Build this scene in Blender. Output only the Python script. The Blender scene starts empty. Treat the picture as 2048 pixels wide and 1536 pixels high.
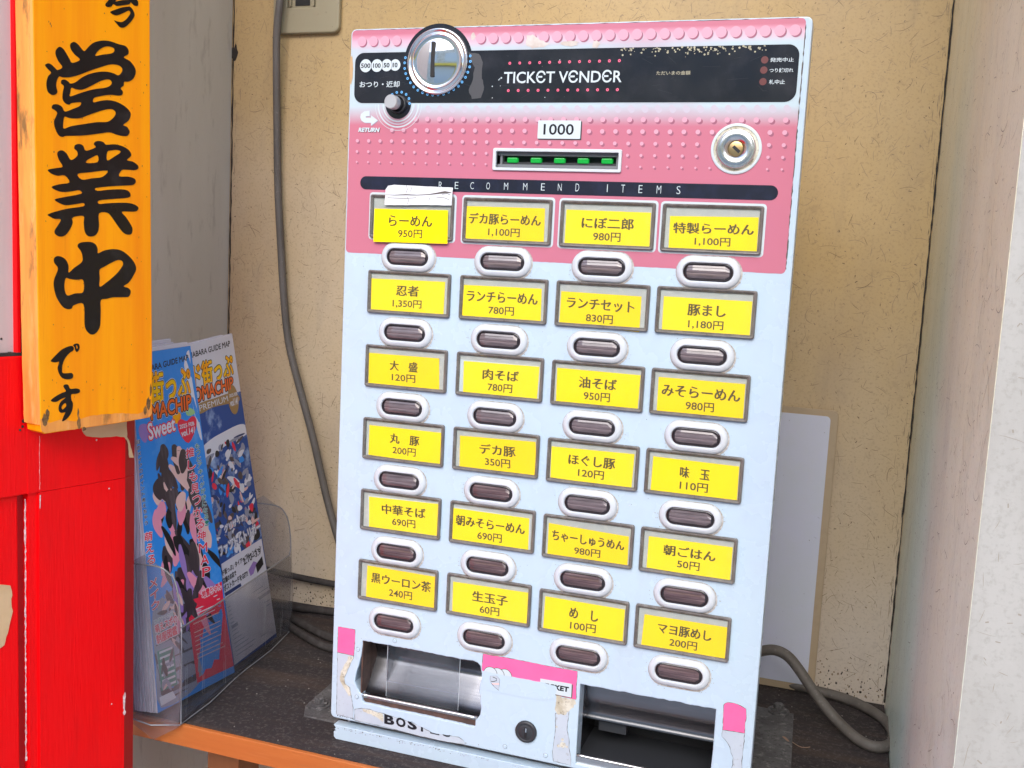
import bpy, bmesh, math, random
from mathutils import Vector, Matrix
random.seed(7)
S = bpy.context.scene
COL = S.collection
R_ = math.radians

# ------------------------------------------------------------------ measured frame (millimetres: u right, v down, y into the alcove)
CR = [[0.9458775640157868, -0.05032132941615987, 0.32059849921256844],
      [0.08552492078020495, 0.9916341509750602, -0.09668091096752782],
      [-0.31305130860148245, 0.11886746580019991, 0.9422682228310247]]
CC = (310.2477207461036, 1.5518955307358482, -677.0746532430021)
FPX = 2000.0
SHELF_V = 383.6
def W(u, v, y):
    return Vector((u / 1000.0, y / 1000.0, 1.0 + (SHELF_V - v) / 1000.0))
def ray(x, y):
    a = ((x - 1024) / FPX, (y - 768) / FPX, 1.0)
    return [sum(CR[i][j] * a[i] for i in range(3)) for j in range(3)]
def onp(x, y, axis, val):
    d = ray(x, y); s = (val - CC[axis]) / d[axis]
    return tuple(CC[i] + s * d[i] for i in range(3))
def proj(P):
    q = [P[i] - CC[i] for i in range(3)]
    X = [sum(CR[i][j] * q[j] for j in range(3)) for i in range(3)]
    return 1024 + FPX * X[0] / X[2], 768 + FPX * X[1] / X[2]
def pan(x, y, Y=0.0):
    q = onp(x, y, 2, Y); return (q[0], q[1])

# ------------------------------------------------------------------ camera
cd = bpy.data.cameras.new('camera'); cam = bpy.data.objects.new('camera', cd); COL.objects.link(cam)
cd.sensor_width = 36.0; cd.lens = FPX / 2048 * 36.0; cd.clip_start = 0.02; cd.clip_end = 200
def cv(r): return Vector((r[0], r[2], -r[1]))
rt, dn, fw = cv(CR[0]), cv(CR[1]), cv(CR[2])
M = Matrix.Identity(4)
for i in range(3):
    M[i][0] = rt[i]; M[i][1] = -dn[i]; M[i][2] = -fw[i]; M[i][3] = W(*CC)[i]
cam.matrix_world = M
S.camera = cam

# ------------------------------------------------------------------ daylight: open shade under a bright hazy sky
SUN_EL, SUN_AZ = 35.0, 176.0      # azimuth, degrees clockwise from +Y (the light comes from the street, over the left shoulder)
w = bpy.data.worlds.new('World'); S.world = w; w.use_nodes = True
nt = w.node_tree; bg = nt.nodes['Background']
sky = nt.nodes.new('ShaderNodeTexSky'); sky.sky_type = 'NISHITA'; sky.sun_disc = False
sky.sun_elevation = R_(SUN_EL); sky.sun_rotation = R_(SUN_AZ); sky.air_density = 1.0; sky.dust_density = 1.5; sky.ozone_density = 1.0
nt.links.new(sky.outputs[0], bg.inputs[0]); bg.inputs[1].default_value = 0.15
sd = bpy.data.lights.new('sun', 'SUN'); sun = bpy.data.objects.new('sun', sd); COL.objects.link(sun)
sd.energy = 1.0; sd.angle = R_(50); sd.color = (1.0, 0.97, 0.94)
az, el = R_(SUN_AZ), R_(SUN_EL)
tosun = Vector((math.sin(az) * math.cos(el), math.cos(az) * math.cos(el), math.sin(el)))
sun.rotation_euler = tosun.to_track_quat('Z', 'Y').to_euler()
sun.location = (0, -3, 5)
S.view_settings.view_transform = 'Standard'; S.view_settings.look = 'None'
S.view_settings.exposure = 1.56; S.view_settings.gamma = 1.0
S.view_settings.use_curve_mapping = False
S.cycles.max_bounces = 8; S.cycles.transparent_max_bounces = 16
S.cycles.use_denoising = True

# ------------------------------------------------------------------ materials
MATS = {}
def mk(name, col, rough=0.5, metal=0.0, layers=(), bump=None, spec=0.5, coat=0.0, rvar=0.0):
    """layers: (kind, scale, stretch, lo, hi, colour, amount)"""
    m = bpy.data.materials.new(name); m.use_nodes = True; t = m.node_tree; L = t.links
    b = t.nodes['Principled BSDF']
    b.inputs['Roughness'].default_value = rough; b.inputs['Metallic'].default_value = metal
    b.inputs['Specular IOR Level'].default_value = spec
    if coat: b.inputs['Coat Weight'].default_value = coat; b.inputs['Coat Roughness'].default_value = 0.12
    b.inputs['Base Color'].default_value = (*col, 1)
    tc = t.nodes.new('ShaderNodeTexCoord')
    prev = None
    for (kind, sc, st, lo, hi, c, amt) in layers:
        mp = t.nodes.new('ShaderNodeMapping'); mp.inputs['Scale'].default_value = st
        mp.inputs['Location'].default_value = (random.random() * 9, random.random() * 9, random.random() * 9)
        L.new(tc.outputs['Object'], mp.inputs[0])
        n = t.nodes.new('ShaderNodeTexNoise'); n.inputs['Scale'].default_value = sc
        n.inputs['Detail'].default_value = 6; n.inputs['Roughness'].default_value = 0.62
        if kind == 'swirl': n.inputs['Distortion'].default_value = 1.5
        L.new(mp.outputs[0], n.inputs['Vector'])
        r = t.nodes.new('ShaderNodeMapRange'); r.inputs[1].default_value = lo; r.inputs[2].default_value = hi
        r.inputs[3].default_value = 0; r.inputs[4].default_value = amt
        L.new(n.outputs[0], r.inputs[0])
        mx = t.nodes.new('ShaderNodeMix'); mx.data_type = 'RGBA'; mx.inputs[7].default_value = (*c, 1)
        if prev: L.new(prev, mx.inputs[6])
        else: mx.inputs[6].default_value = (*col, 1)
        L.new(r.outputs[0], mx.inputs[0]); prev = mx.outputs[2]
    if prev: L.new(prev, b.inputs['Base Color'])
    if rvar:
        n = t.nodes.new('ShaderNodeTexNoise'); n.inputs['Scale'].default_value = 45; n.inputs['Detail'].default_value = 5
        L.new(tc.outputs['Object'], n.inputs['Vector'])
        r = t.nodes.new('ShaderNodeMapRange'); r.inputs[1].default_value = .3; r.inputs[2].default_value = .7
        r.inputs[3].default_value = max(0.02, rough - rvar); r.inputs[4].default_value = min(1, rough + rvar)
        L.new(n.outputs[0], r.inputs[0]); L.new(r.outputs[0], b.inputs['Roughness'])
    if bump:
        bs, bst, bd = bump
        mp = t.nodes.new('ShaderNodeMapping'); mp.inputs['Scale'].default_value = bst
        L.new(tc.outputs['Object'], mp.inputs[0])
        n = t.nodes.new('ShaderNodeTexNoise'); n.inputs['Scale'].default_value = bs; n.inputs['Detail'].default_value = 5
        L.new(mp.outputs[0], n.inputs['Vector'])
        bp = t.nodes.new('ShaderNodeBump'); bp.inputs['Strength'].default_value = bd; bp.inputs['Distance'].default_value = 0.0006
        L.new(n.outputs[0], bp.inputs['Height']); L.new(bp.outputs[0], b.inputs['Normal'])
    MATS[name] = m; return m
I3 = (1, 1, 1)
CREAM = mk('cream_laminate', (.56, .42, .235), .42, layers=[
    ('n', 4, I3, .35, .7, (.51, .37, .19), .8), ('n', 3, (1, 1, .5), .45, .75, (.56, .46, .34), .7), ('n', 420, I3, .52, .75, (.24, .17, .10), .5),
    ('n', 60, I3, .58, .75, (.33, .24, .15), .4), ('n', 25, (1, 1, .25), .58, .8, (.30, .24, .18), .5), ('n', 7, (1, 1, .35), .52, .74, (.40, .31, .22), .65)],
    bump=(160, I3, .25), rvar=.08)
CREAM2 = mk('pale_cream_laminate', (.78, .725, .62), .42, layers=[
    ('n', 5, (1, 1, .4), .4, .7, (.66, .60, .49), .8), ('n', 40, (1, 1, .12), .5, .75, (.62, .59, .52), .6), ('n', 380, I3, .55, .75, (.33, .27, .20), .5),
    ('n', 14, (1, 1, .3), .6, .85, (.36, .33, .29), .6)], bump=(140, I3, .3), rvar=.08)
PIERM = mk('pillar_laminate', (.42, .395, .355), .45, layers=[('n', 30, (1, 1, .2), .4, .7, (.34, .315, .275), .9), ('n', 380, I3, .5, .72, (.28, .26, .22), .5), ('n', 9, (1, 1, .5), .5, .8, (.27, .255, .225), .6)], bump=(140, I3, .35))
GREYLAM = mk('grey_stained_laminate', (.60, .59, .53), .45, layers=[
    ('n', 12, (1, 1, .2), .4, .75, (.50, .49, .43), .8), ('n', 90, (1, 1, .25), .58, .8, (.16, .145, .13), .5), ('n', 500, I3, .6, .8, (.2, .18, .16), .3)],
    bump=(60, (1, 1, .3), .2))
def height_tint(m, top, low, z0, z1):  # multiplies base colour by height: top darker and yellower, lower part paler
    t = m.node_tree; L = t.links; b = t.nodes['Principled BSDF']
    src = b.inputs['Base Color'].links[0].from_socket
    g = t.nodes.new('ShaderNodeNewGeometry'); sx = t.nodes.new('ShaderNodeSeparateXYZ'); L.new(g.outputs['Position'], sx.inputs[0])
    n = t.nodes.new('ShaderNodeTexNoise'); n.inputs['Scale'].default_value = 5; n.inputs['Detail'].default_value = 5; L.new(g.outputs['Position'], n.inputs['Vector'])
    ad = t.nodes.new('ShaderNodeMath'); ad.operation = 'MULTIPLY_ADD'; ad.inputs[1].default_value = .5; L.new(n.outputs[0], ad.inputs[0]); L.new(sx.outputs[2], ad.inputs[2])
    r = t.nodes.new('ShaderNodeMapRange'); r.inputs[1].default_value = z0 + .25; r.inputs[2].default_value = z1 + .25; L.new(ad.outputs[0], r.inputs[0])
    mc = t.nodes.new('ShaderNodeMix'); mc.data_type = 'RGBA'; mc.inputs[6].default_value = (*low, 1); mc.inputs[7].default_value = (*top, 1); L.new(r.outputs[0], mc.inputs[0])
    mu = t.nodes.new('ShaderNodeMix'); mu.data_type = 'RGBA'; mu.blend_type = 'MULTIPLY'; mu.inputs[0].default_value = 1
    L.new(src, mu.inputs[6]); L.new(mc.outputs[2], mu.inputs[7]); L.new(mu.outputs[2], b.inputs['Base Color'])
height_tint(CREAM, (.90, .84, .66), (1.04, 1.16, 1.50), 1.0, 1.5)
height_tint(CREAM2, (1.1, 1.03, .82), (1.0, 1.2, 1.28), 1.0, 1.6)
FIBRE = mk('dark_fibre', (.12, .08, .045), .6)
FIBRE2 = mk('mid_fibre', (.24, .175, .11), .6)
FIBRE3 = mk('pale_fibre', (.30, .26, .21), .6)
GRIME = mk('black_grime', (.025, .02, .016), .9, layers=[('n', 300, I3, .5, .7, (.08, .065, .05), .7)])
SHELF = mk('weathered_shelf_top', (.028, .021, .022), .85, layers=[
    ('n', 8, (.5, 2, 1), .35, .65, (.016, .012, .013), .9), ('n', 26, (.2, 2, 1), .48, .7, (.062, .038, .026), .7), ('n', 5, I3, .5, .7, (.055, .046, .042), .6), ('n', 350, I3, .52, .66, (.10, .085, .078), .6),
    ('n', 900, I3, .64, .72, (.35, .31, .27), .5), ('n', 140, (.3, 1, 1), .6, .75, (.02, .017, .015), .6)], bump=(300, (.4, 1, 1), .6))
ORWOOD = mk('orange_wood', (.46, .135, .026), .55, layers=[
    ('n', 60, (.08, 1, 1), .4, .7, (.36, .09, .015), .8), ('n', 220, (.06, 1, 1), .55, .75, (.55, .21, .06), .5), ('n', 50, I3, .64, .78, (.2, .09, .04), .6),
    ('n', 500, (.05, 1, 1), .62, .8, (.30, .12, .04), .4)],
    bump=(240, (.05, 1, 1), .35))
DARKWOOD = mk('orange_wood_leg', (.28, .09, .025), .6, layers=[('n', 120, (1, 1, .06), .4, .7, (.25, .08, .02), .8)])
SIGNW = mk('varnished_orange_board', (1.0, .35, .0008), .5, spec=.2, layers=[
    ('n', 55, (1, 1, .045), .42, .68, (.90, .22, .003), .75), ('n', 40, (1, 1, .05), .56, .78, (1.0, .43, .01), .6), ('n', 190, (1, 1, .04), .6, .78, (.80, .20, .006), .6),
    ('n', 130, I3, .70, .78, (.28, .08, .01), .8), ('n', 22, (1, 1, .3), .66, .8, (.75, .28, .03), .4)], bump=(160, (1, 1, .05), .3), rvar=.08)
SIGNWORN = mk('worn_board_edge', (.86, .33, .06), .6, layers=[
    ('n', 90, (1, 1, .12), .4, .65, (.66, .20, .035), .9), ('n', 130, (1, 1, .2), .56, .74, (.95, .50, .20), .7), ('n', 70, (1, 1, .35), .58, .70, (.16, .085, .025), .85)],
    bump=(200, (1, 1, .1), .6))
SIGNDIRT = mk('dirt_on_board', (.30, .14, .035), .8, layers=[('n', 200, I3, .4, .6, (.08, .045, .02), .9)])
INK = mk('black_lacquer', (.009, .006, .005), .35, spec=.3, layers=[('n', 60, I3, .55, .8, (.035, .03, .028), .7)], rvar=.08)
RED = mk('red_paint', (.90, .0003, .003), .42, spec=.22, layers=[
    ('n', 30, (1, 1, .2), .45, .75, (.68, .002, .004), .8), ('n', 500, I3, .7, .78, (.25, .01, .01), .6)], bump=(420, (1.6, 1.6, .12), .5), rvar=.07)
RED_SHADE = mk('red_paint_shaded', (.42, .004, .006), .5, layers=[('n', 60, (1, 1, .2), .5, .75, (.28, .003, .005), .8)])  # same red, darkened to paint shade into chamfer and groove
CHIP = mk('chipped_paint', (.62, .42, .40), .7, layers=[('n', 400, I3, .45, .6, (.85, .80, .78), .8)])
KRAFT = mk('kraft_paper', (.66, .44, .24), .7, layers=[('n', 60, (1, .3, 1), .4, .7, (.55, .34, .17), .7)], bump=(120, (1, .3, 1), .2))
SHOJI = mk('whitewashed_panel', (.55, .47, .44), .6, layers=[('n', 60, (1, 1, .1), .45, .75, (.46, .37, .34), .7), ('n', 240, I3, .66, .78, (.25, .2, .17), .6)])
WHITE = mk('white_enamel', (.475, .60, .68), .27, layers=[
    ('n', 14, I3, .3, .8, (.45, .55, .70), .6), ('n', 70, I3, .5, .85, (.40, .46, .60), .3), ('n', 18, (1, 1, .25), .58, .8, (.42, .46, .50), .5), ('n', 700, I3, .72, .80, (.25, .25, .27), .5)], rvar=.06, bump=(30, I3, .04))
WFILM = WHITE
PALEST = mk('peeled_pale_sticker', (.47, .535, .60), .5, layers=[('n', 60, I3, .45, .7, (.41, .47, .55), .7), ('n', 320, I3, .60, .72, (.22, .2, .17), .6)])
GLUE = mk('old_glue', (.62, .60, .50), .8, layers=[('n', 150, I3, .42, .62, (.40, .36, .26), .8), ('n', 500, I3, .55, .7, (.12, .1, .08), .8)])
EDGE = mk('grimy_outline', (.10, .085, .08), .8)
CABINET = mk('cabinet_paint', (.6, .62, .64), .4)
HOTPINK = mk('hot_pink_print', (.86, .13, .33), .4, layers=[('n', 60, I3, .45, .7, (.80, .10, .28), .6), ('n', 260, I3, .68, .76, (.5, .08, .18), .5)])
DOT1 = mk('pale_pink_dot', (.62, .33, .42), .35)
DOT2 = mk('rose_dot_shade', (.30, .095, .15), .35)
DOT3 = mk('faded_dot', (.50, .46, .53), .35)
BLACKP = mk('black_print_panel', (.012, .014, .020), .16, layers=[('n', 40, I3, .5, .8, (.035, .035, .045), .8), ('n', 350, I3, .70, .76, (.3, .3, .3), .5)], rvar=.08)
NAVYP = mk('navy_black_bar', (.010, .012, .025), .25, layers=[('n', 60, I3, .5, .75, (.02, .025, .06), .7)])
WPRINT = mk('white_print', (.54, .62, .65), .5)
PINKPR = mk('pink_print', (.80, .12, .22), .5)
BLUEPR = mk('blue_print', (.12, .42, .80), .5)
YPRINT = mk('faded_yellow_print', (.42, .39, .27), .6)
REDLAMP = mk('unlit_red_lamp', (.11, .018, .018), .4)
YELLOW = mk('yellow_card', (.98, .74, .0), .6, spec=.2, layers=[('n', 30, I3, .45, .75, (.97, .70, .0), .8), ('n', 90, (1, 1, .4), .6, .8, (.98, .78, .02), .6)])
YELLOWS = [YELLOW, mk('yellow_card_pale', (.98, .75, .01), .55, spec=.25, layers=[('n', 22, I3, .45, .75, (.97, .74, .0), .8), ('n', 60, (1, 1, .4), .58, .8, (.98, .80, .12), .5)], bump=(25, (1, 1, .4), .5)), mk('yellow_card_deep', (.98, .70, .0), .5, spec=.25, layers=[('n', 26, I3, .4, .75, (.96, .66, .0), .8)], bump=(35, (1, 1, .3), .5))]
CARDINK = mk('card_ink', (.085, .065, .006), .6)
GREYCARD = mk('grey_backing', (.46, .49, .47), .5, layers=[('n', 45, (1, 1, .5), .4, .7, (.36, .40, .39), .8), ('n', 120, I3, .55, .7, (.58, .58, .52), .6)])
FRAME = mk('smoked_frame', (.115, .10, .09), .3, layers=[('n', 90, (1, 1, .5), .45, .7, (.21, .195, .18), .8)], rvar=.1)
BUTTON = mk('button_white', (.56, .60, .63), .35, layers=[('n', 40, I3, .5, .75, (.50, .56, .64), .7), ('n', 600, I3, .7, .78, (.35, .33, .32), .5)])
BGRIME = mk('grime_ring', (.33, .29, .25), .9, layers=[('n', 300, I3, .4, .6, (.55, .55, .55), .8)])
LENSD = mk('lens_well', (.03, .024, .028), .2)
LENSC = mk('lens_core', (.18, .145, .155), .12, layers=[('n', 60, (.3, 1, 3), .4, .65, (.05, .034, .038), .9), ('n', 160, (.15, 1, 4), .55, .72, (.27, .21, .22), .7)], coat=.5)
LENSR = mk('lens_core_reddish', (.12, .075, .08), .12, layers=[('n', 60, (.3, 1, 3), .4, .65, (.045, .028, .03), .9), ('n', 160, (.15, 1, 4), .55, .72, (.26, .185, .185), .7)], coat=.5)
CHROME = mk('chrome', (.80, .79, .80), .06, 1.0)
CHROMER = mk('brushed_chrome', (.70, .69, .68), .22, 1.0, layers=[('n', 200, I3, .5, .75, (.5, .48, .46), .6)])
STEEL = mk('tray_steel', (.235, .235, .25), .27, 1.0, layers=[('n', 50, (.1, 1, 1), .4, .7, (.16, .155, .155), .8), ('n', 150, (.2, 1, 1), .55, .75, (.30, .29, .29), .6)], bump=(500, (.04, 1, 1), .12))
STEELB = mk('lip_steel', (.62, .60, .58), .22, 1.0, layers=[('n', 250, (.1, 1, 1), .5, .7, (.30, .25, .23), .7)])
RUST = mk('rusty_plate', (.10, .055, .04), .6, layers=[('n', 120, I3, .4, .6, (.05, .03, .025), .8)])
BLACKM = mk('black_void', (.008, .008, .009), .6)
DARKPL = mk('dark_plastic', (.030, .032, .036), .4)
GREYPL = mk('grey_plastic', (.16, .17, .18), .4)
BRASS = mk('brass', (.55, .38, .18), .3, 1.0)
CABLE = mk('grey_cable', (.125, .112, .10), .6, layers=[('n', 70, (1, 1, .3), .4, .7, (.075, .066, .058), .8), ('n', 300, I3, .6, .75, (.25, .23, .21), .5)])
CABLED = mk('dark_cable', (.035, .030, .029), .8, spec=.2, layers=[('n', 90, I3, .4, .7, (.075, .07, .068), .7)])
PLATE = mk('socket_plate', (.33, .29, .19), .4, layers=[('n', 60, I3, .5, .7, (.33, .28, .18), .8), ('n', 260, I3, .66, .74, (.06, .045, .03), .9)])
SHEETW = mk('pale_lavender_board', (.58, .62, .72), .5, layers=[('n', 18, I3, .4, .7, (.60, .62, .80), .8), ('n', 260, I3, .68, .74, (.1, .09, .1), .7), ('n', 30, (1, 1, .4), .6, .8, (.60, .62, .70), .6)])
SHEETE = mk('beige_border', (.44, .345, .23), .5, layers=[('n', 60, I3, .5, .75, (.36, .27, .18), .6)])
FOOT = mk('dusty_metal_foot', (.075, .073, .075), .7, .2, layers=[('n', 30, I3, .4, .7, (.16, .158, .16), .8), ('n', 180, I3, .55, .68, (.26, .25, .25), .7), ('n', 400, I3, .55, .65, (.03, .03, .03), .8)])
PAPER = mk('brochure_paper', (.66, .66, .74), .5)
PAGES = mk('page_edges', (.52, .51, .58), .7, layers=[('n', 90, (8, 8, .1), .4, .6, (.32, .31, .36), .9)])
TAPE = mk('white_masking_tape', (.72, .74, .77), .6, layers=[('n', 60, (1, 1, 3), .5, .7, (.60, .62, .66), .7), ('n', 120, (1, 1, 4), .66, .72, (.10, .1, .12), .8)], bump=(60, (1, 1, 4), .8))
DUST = mk('pale_dust', (.20, .185, .165), .9)
LEAFM = mk('dry_leaf', (.30, .20, .14), .8)
GROUND = mk('pale_paving', (.42, .42, .41), .85, layers=[('n', 3, I3, .4, .7, (.36, .36, .35), .8), ('n', 200, I3, .5, .7, (.33, .33, .33), .6)])
FACADE = mk('facade_plaster', (.62, .60, .55), .7, layers=[('n', 2, I3, .4, .7, (.35, .32, .28), .8)])
GLASSD = mk('pale_window', (.50, .54, .58), .25)
YAWN = mk('yellow_awning', (.75, .55, .08), .6)
RCOL = mk('brick_red_shutter', (.30, .06, .05), .6)
def flat(name, col, rough=.45): return mk(name, col, rough, spec=.25)
SKYB = mk('print_sky_blue', (.03, .27, .78), .4, spec=.25, layers=[('n', 30, I3, .55, .8, (.25, .55, .9), .6)])
DEEPB = mk('print_deep_blue', (.015, .07, .30), .4, spec=.25, layers=[('n', 35, I3, .55, .68, (.40, .55, .8), .8)])
PWHITE = flat('print_white', (.72, .73, .80)); PBLACK = flat('print_black', (.012, .012, .016), .35)
PORANGE = mk('print_orange', (.98, .36, .0), .4, spec=.2, layers=[('n', 60, I3, .4, .6, (.98, .62, .0), .9)])
PREDOR = flat('print_red_orange', (.90, .16, .02)); PYEL = flat('print_yellow', (.95, .68, .03))
PRED = flat('print_red', (.78, .03, .07)); PPINK = flat('print_pink', (.80, .30, .42)); PSKIN = flat('print_peach', (.78, .52, .48))
PHAIR = mk('print_dark_brown', (.045, .032, .042), .35, layers=[('n', 60, (3, 3, .4), .5, .7, (.16, .12, .14), .6)])
PGOLD = mk('print_gold', (.34, .20, .06), .35); PTEAL = flat('print_teal', (.02, .25, .19)); PNAVY = flat('print_navy', (.03, .05, .16))
PPURP = flat('print_purple', (.32, .20, .52)); PGREY = flat('print_grey_blue', (.30, .32, .42)); PGREEN = flat('print_green', (.35, .62, .25))

def clear(name, tint, alpha_mix, gloss_rough=.08, haze=(.6, .62, .65), haze_mix=.1, fres=1.45):
    m = bpy.data.materials.new(name); m.use_nodes = True; t = m.node_tree; L = t.links; t.nodes.clear()
    o = t.nodes.new('ShaderNodeOutputMaterial'); tr = t.nodes.new('ShaderNodeBsdfTransparent'); tr.inputs[0].default_value = (*tint, 1)
    gl = t.nodes.new('ShaderNodeBsdfGlossy'); gl.inputs['Roughness'].default_value = gloss_rough
    df = t.nodes.new('ShaderNodeBsdfDiffuse'); df.inputs[0].default_value = (*haze, 1)
    lwn = t.nodes.new('ShaderNodeLayerWeight'); lwn.inputs[0].default_value = .5
    pw_ = t.nodes.new('ShaderNodeMath'); pw_.operation = 'POWER'; pw_.inputs[1].default_value = 4.0; L.new(lwn.outputs['Facing'], pw_.inputs[0])
    fr = t.nodes.new('ShaderNodeMapRange'); fr.inputs[3].default_value = .03; fr.inputs[4].default_value = .75; L.new(pw_.outputs[0], fr.inputs[0])
    m1 = t.nodes.new('ShaderNodeMixShader'); m2 = t.nodes.new('ShaderNodeMixShader')
    tc = t.nodes.new('ShaderNodeTexCoord'); n = t.nodes.new('ShaderNodeTexNoise'); n.inputs['Scale'].default_value = 50; n.inputs['Detail'].default_value = 5
    mp = t.nodes.new('ShaderNodeMapping'); mp.inputs['Scale'].default_value = (1, 1, .25)
    L.new(tc.outputs['Object'], mp.inputs[0]); L.new(mp.outputs[0], n.inputs['Vector'])
    r = t.nodes.new('ShaderNodeMapRange'); r.inputs[1].default_value = .35; r.inputs[2].default_value = .75; r.inputs[3].default_value = haze_mix * .4; r.inputs[4].default_value = haze_mix * 1.8
    L.new(n.outputs[0], r.inputs[0]); L.new(r.outputs[0], m1.inputs[0])
    L.new(tr.outputs[0], m1.inputs[1]); L.new(df.outputs[0], m1.inputs[2])
    L.new(fr.outputs[0], m2.inputs[0]); L.new(m1.outputs[0], m2.inputs[1]); L.new(gl.outputs[0], m2.inputs[2]); L.new(m2.outputs[0], o.inputs[0])
    return m
ACRYL = clear('scuffed_clear_acrylic', (.86, .86, .87), 1, .12, (.42, .43, .46), .07)
COVER = clear('clear_cover', (.98, .98, .97), 1, .06, (.55, .56, .52), .008)
FLAP = clear('clear_flap', (.86, .87, .88), 1, .12, (.5, .52, .56), .03)

# pink sticker: printed gradient, pale round the black band, pink elsewhere, with scuffs
def pink_mat():
    m = mk('pink_gradient_print', (.78, .235, .37), .28, coat=.2)
    t = m.node_tree; L = t.links; b = t.nodes['Principled BSDF']
    g = t.nodes.new('ShaderNodeNewGeometry'); sx = t.nodes.new('ShaderNodeSeparateXYZ'); L.new(g.outputs['Position'], sx.inputs[0])
    rp = t.nodes.new('ShaderNodeMapRange'); rp.inputs[1].default_value = W(0, -80, 0).z; rp.inputs[2].default_value = W(0, -165, 0).z
    L.new(sx.outputs[2], rp.inputs[0])
    cr = t.nodes.new('ShaderNodeValToRGB'); L.new(rp.outputs[0], cr.inputs[0]); e = cr.color_ramp.elements
    P = (.51, .158, .222, 1); Q = (.46, .57, .62, 1)
    e[0].position = 0; e[0].color = P; e[1].position = 1.0; e[1].color = P
    for p_, c_ in ((.17, P), (.33, Q), (.80, Q), (.87, (.74, .42, .52, 1)), (.93, P)):
        k = e.new(p_); k.color = c_
    n = t.nodes.new('ShaderNodeTexNoise'); n.inputs['Scale'].default_value = 14; n.inputs['Detail'].default_value = 4
    r = t.nodes.new('ShaderNodeMapRange'); r.inputs[1].default_value = .45; r.inputs[2].default_value = .75; r.inputs[4].default_value = .35
    L.new(g.outputs['Position'], n.inputs['Vector']); L.new(n.outputs[0], r.inputs[0])
    mx = t.nodes.new('ShaderNodeMix'); mx.data_type = 'RGBA'; mx.inputs[7].default_value = (.50, .155, .25, 1)
    L.new(cr.outputs[0], mx.inputs[6]); L.new(r.outputs[0], mx.inputs[0]); L.new(mx.outputs[2], b.inputs['Base Color'])
    return m
PINK = pink_mat()
def glow(name, col, st):
    m = bpy.data.materials.new(name); m.use_nodes = True; b = m.node_tree.nodes['Principled BSDF']
    b.inputs['Base Color'].default_value = (*[c * .4 for c in col], 1); b.inputs['Roughness'].default_value = .15
    b.inputs['Emission Color'].default_value = (*col, 1); b.inputs['Emission Strength'].default_value = st
    return m
LED = glow('green_lamp', (.01, .45, .06), .22)

# ------------------------------------------------------------------ geometry helpers
def smooth(loop, n=4):
    out = []; N = len(loop)
    for i in range(N):
        p0, p1, p2, p3 = loop[i - 1], loop[i], loop[(i + 1) % N], loop[(i + 2) % N]
        for k in range(n):
            t = k / n
            out.append(tuple(.5 * (2 * p1[j] + (p2[j] - p0[j]) * t + (2 * p0[j] - 5 * p1[j] + 4 * p2[j] - p3[j]) * t * t + (3 * p1[j] - p0[j] - 3 * p2[j] + p3[j]) * t ** 3) for j in (0, 1)))
    return out
def jag(loop, amp, step):
    """subdivide a closed outline and shake it: torn edges"""
    out = []; N = len(loop)
    for i in range(N):
        a, b = loop[i], loop[(i + 1) % N]; d = math.dist(a, b); k = max(1, int(d / step))
        for q in range(k):
            t = q / k; j = amp if q else 0
            out.append((a[0] + (b[0] - a[0]) * t + random.uniform(-j, j), a[1] + (b[1] - a[1]) * t + random.uniform(-j, j)))
    return out
def rrect(x0, y0, x1, y1, r, n=6):
    o = []
    for cx, cy, a0 in ((x1 - r, y1 - r, 0), (x0 + r, y1 - r, 90), (x0 + r, y0 + r, 180), (x1 - r, y0 + r, 270)):
        for k in range(n + 1):
            a = R_(a0 + 90 * k / n); o.append((cx + r * math.cos(a), cy + r * math.sin(a)))
    return o
def circ(cx, cy, r, n=40, ry=None):
    ry = ry or r
    return [(cx + r * math.cos(2 * math.pi * k / n), cy + ry * math.sin(2 * math.pi * k / n)) for k in range(n)]
def _eval(cu):
    o = bpy.data.objects.new('tmp', cu); COL.objects.link(o)
    dg = bpy.context.evaluated_depsgraph_get(); me = bpy.data.meshes.new_from_object(o.evaluated_get(dg))
    vs = [tuple(v.co) for v in me.vertices]; fs = [tuple(p.vertices) for p in me.polygons]
    bpy.data.objects.remove(o); bpy.data.curves.remove(cu); bpy.data.meshes.remove(me)
    return vs, fs
def fill(loops, h0=0.0, h1=None, bev=0.0, res=2):
    """flat shape (h1 None) or slab from h0 to h1, with optional rounded edge; holes allowed"""
    cu = bpy.data.curves.new('tmp', 'CURVE'); cu.dimensions = '2D'; cu.fill_mode = 'BOTH'
    for lp in loops:
        sp = cu.splines.new('POLY'); sp.points.add(len(lp) - 1)
        for i, p in enumerate(lp): sp.points[i].co = (p[0], p[1], 0, 1)
        sp.use_cyclic_u = True
    if h1 is not None:
        cu.extrude = abs(h1 - h0) / 2 - bev
        if bev: cu.bevel_depth = bev; cu.bevel_resolution = res; cu.offset = -bev
    vs, fs = _eval(cu)
    mid = h0 if h1 is None else (h0 + h1) / 2
    return [(x, y, z + mid) for x, y, z in vs], fs
def text(s, cx, cy, wd=None, ht=None, bold=0.0, h=0.0, shear=0.0, space=1.0, thick=None):
    cu = bpy.data.curves.new('tmp', 'FONT'); cu.body = s; cu.size = 1; cu.resolution_u = 3; cu.offset = bold
    cu.shear = shear; cu.space_character = space
    if thick: cu.extrude = thick
    vs, fs = _eval(cu)
    if not vs: return [], []
    x0 = min(v[0] for v in vs); x1 = max(v[0] for v in vs); y0 = min(v[1] for v in vs); y1 = max(v[1] for v in vs)
    W0, H0 = x1 - x0, y1 - y0
    sx = wd / W0 if wd else None; sy = ht / H0 if ht else None
    sx = sx or sy; sy = sy or sx
    return [(cx + (x - (x0 + x1) / 2) * sx, cy - (y - (y0 + y1) / 2) * sy, h) for x, y, z in vs], fs
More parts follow.
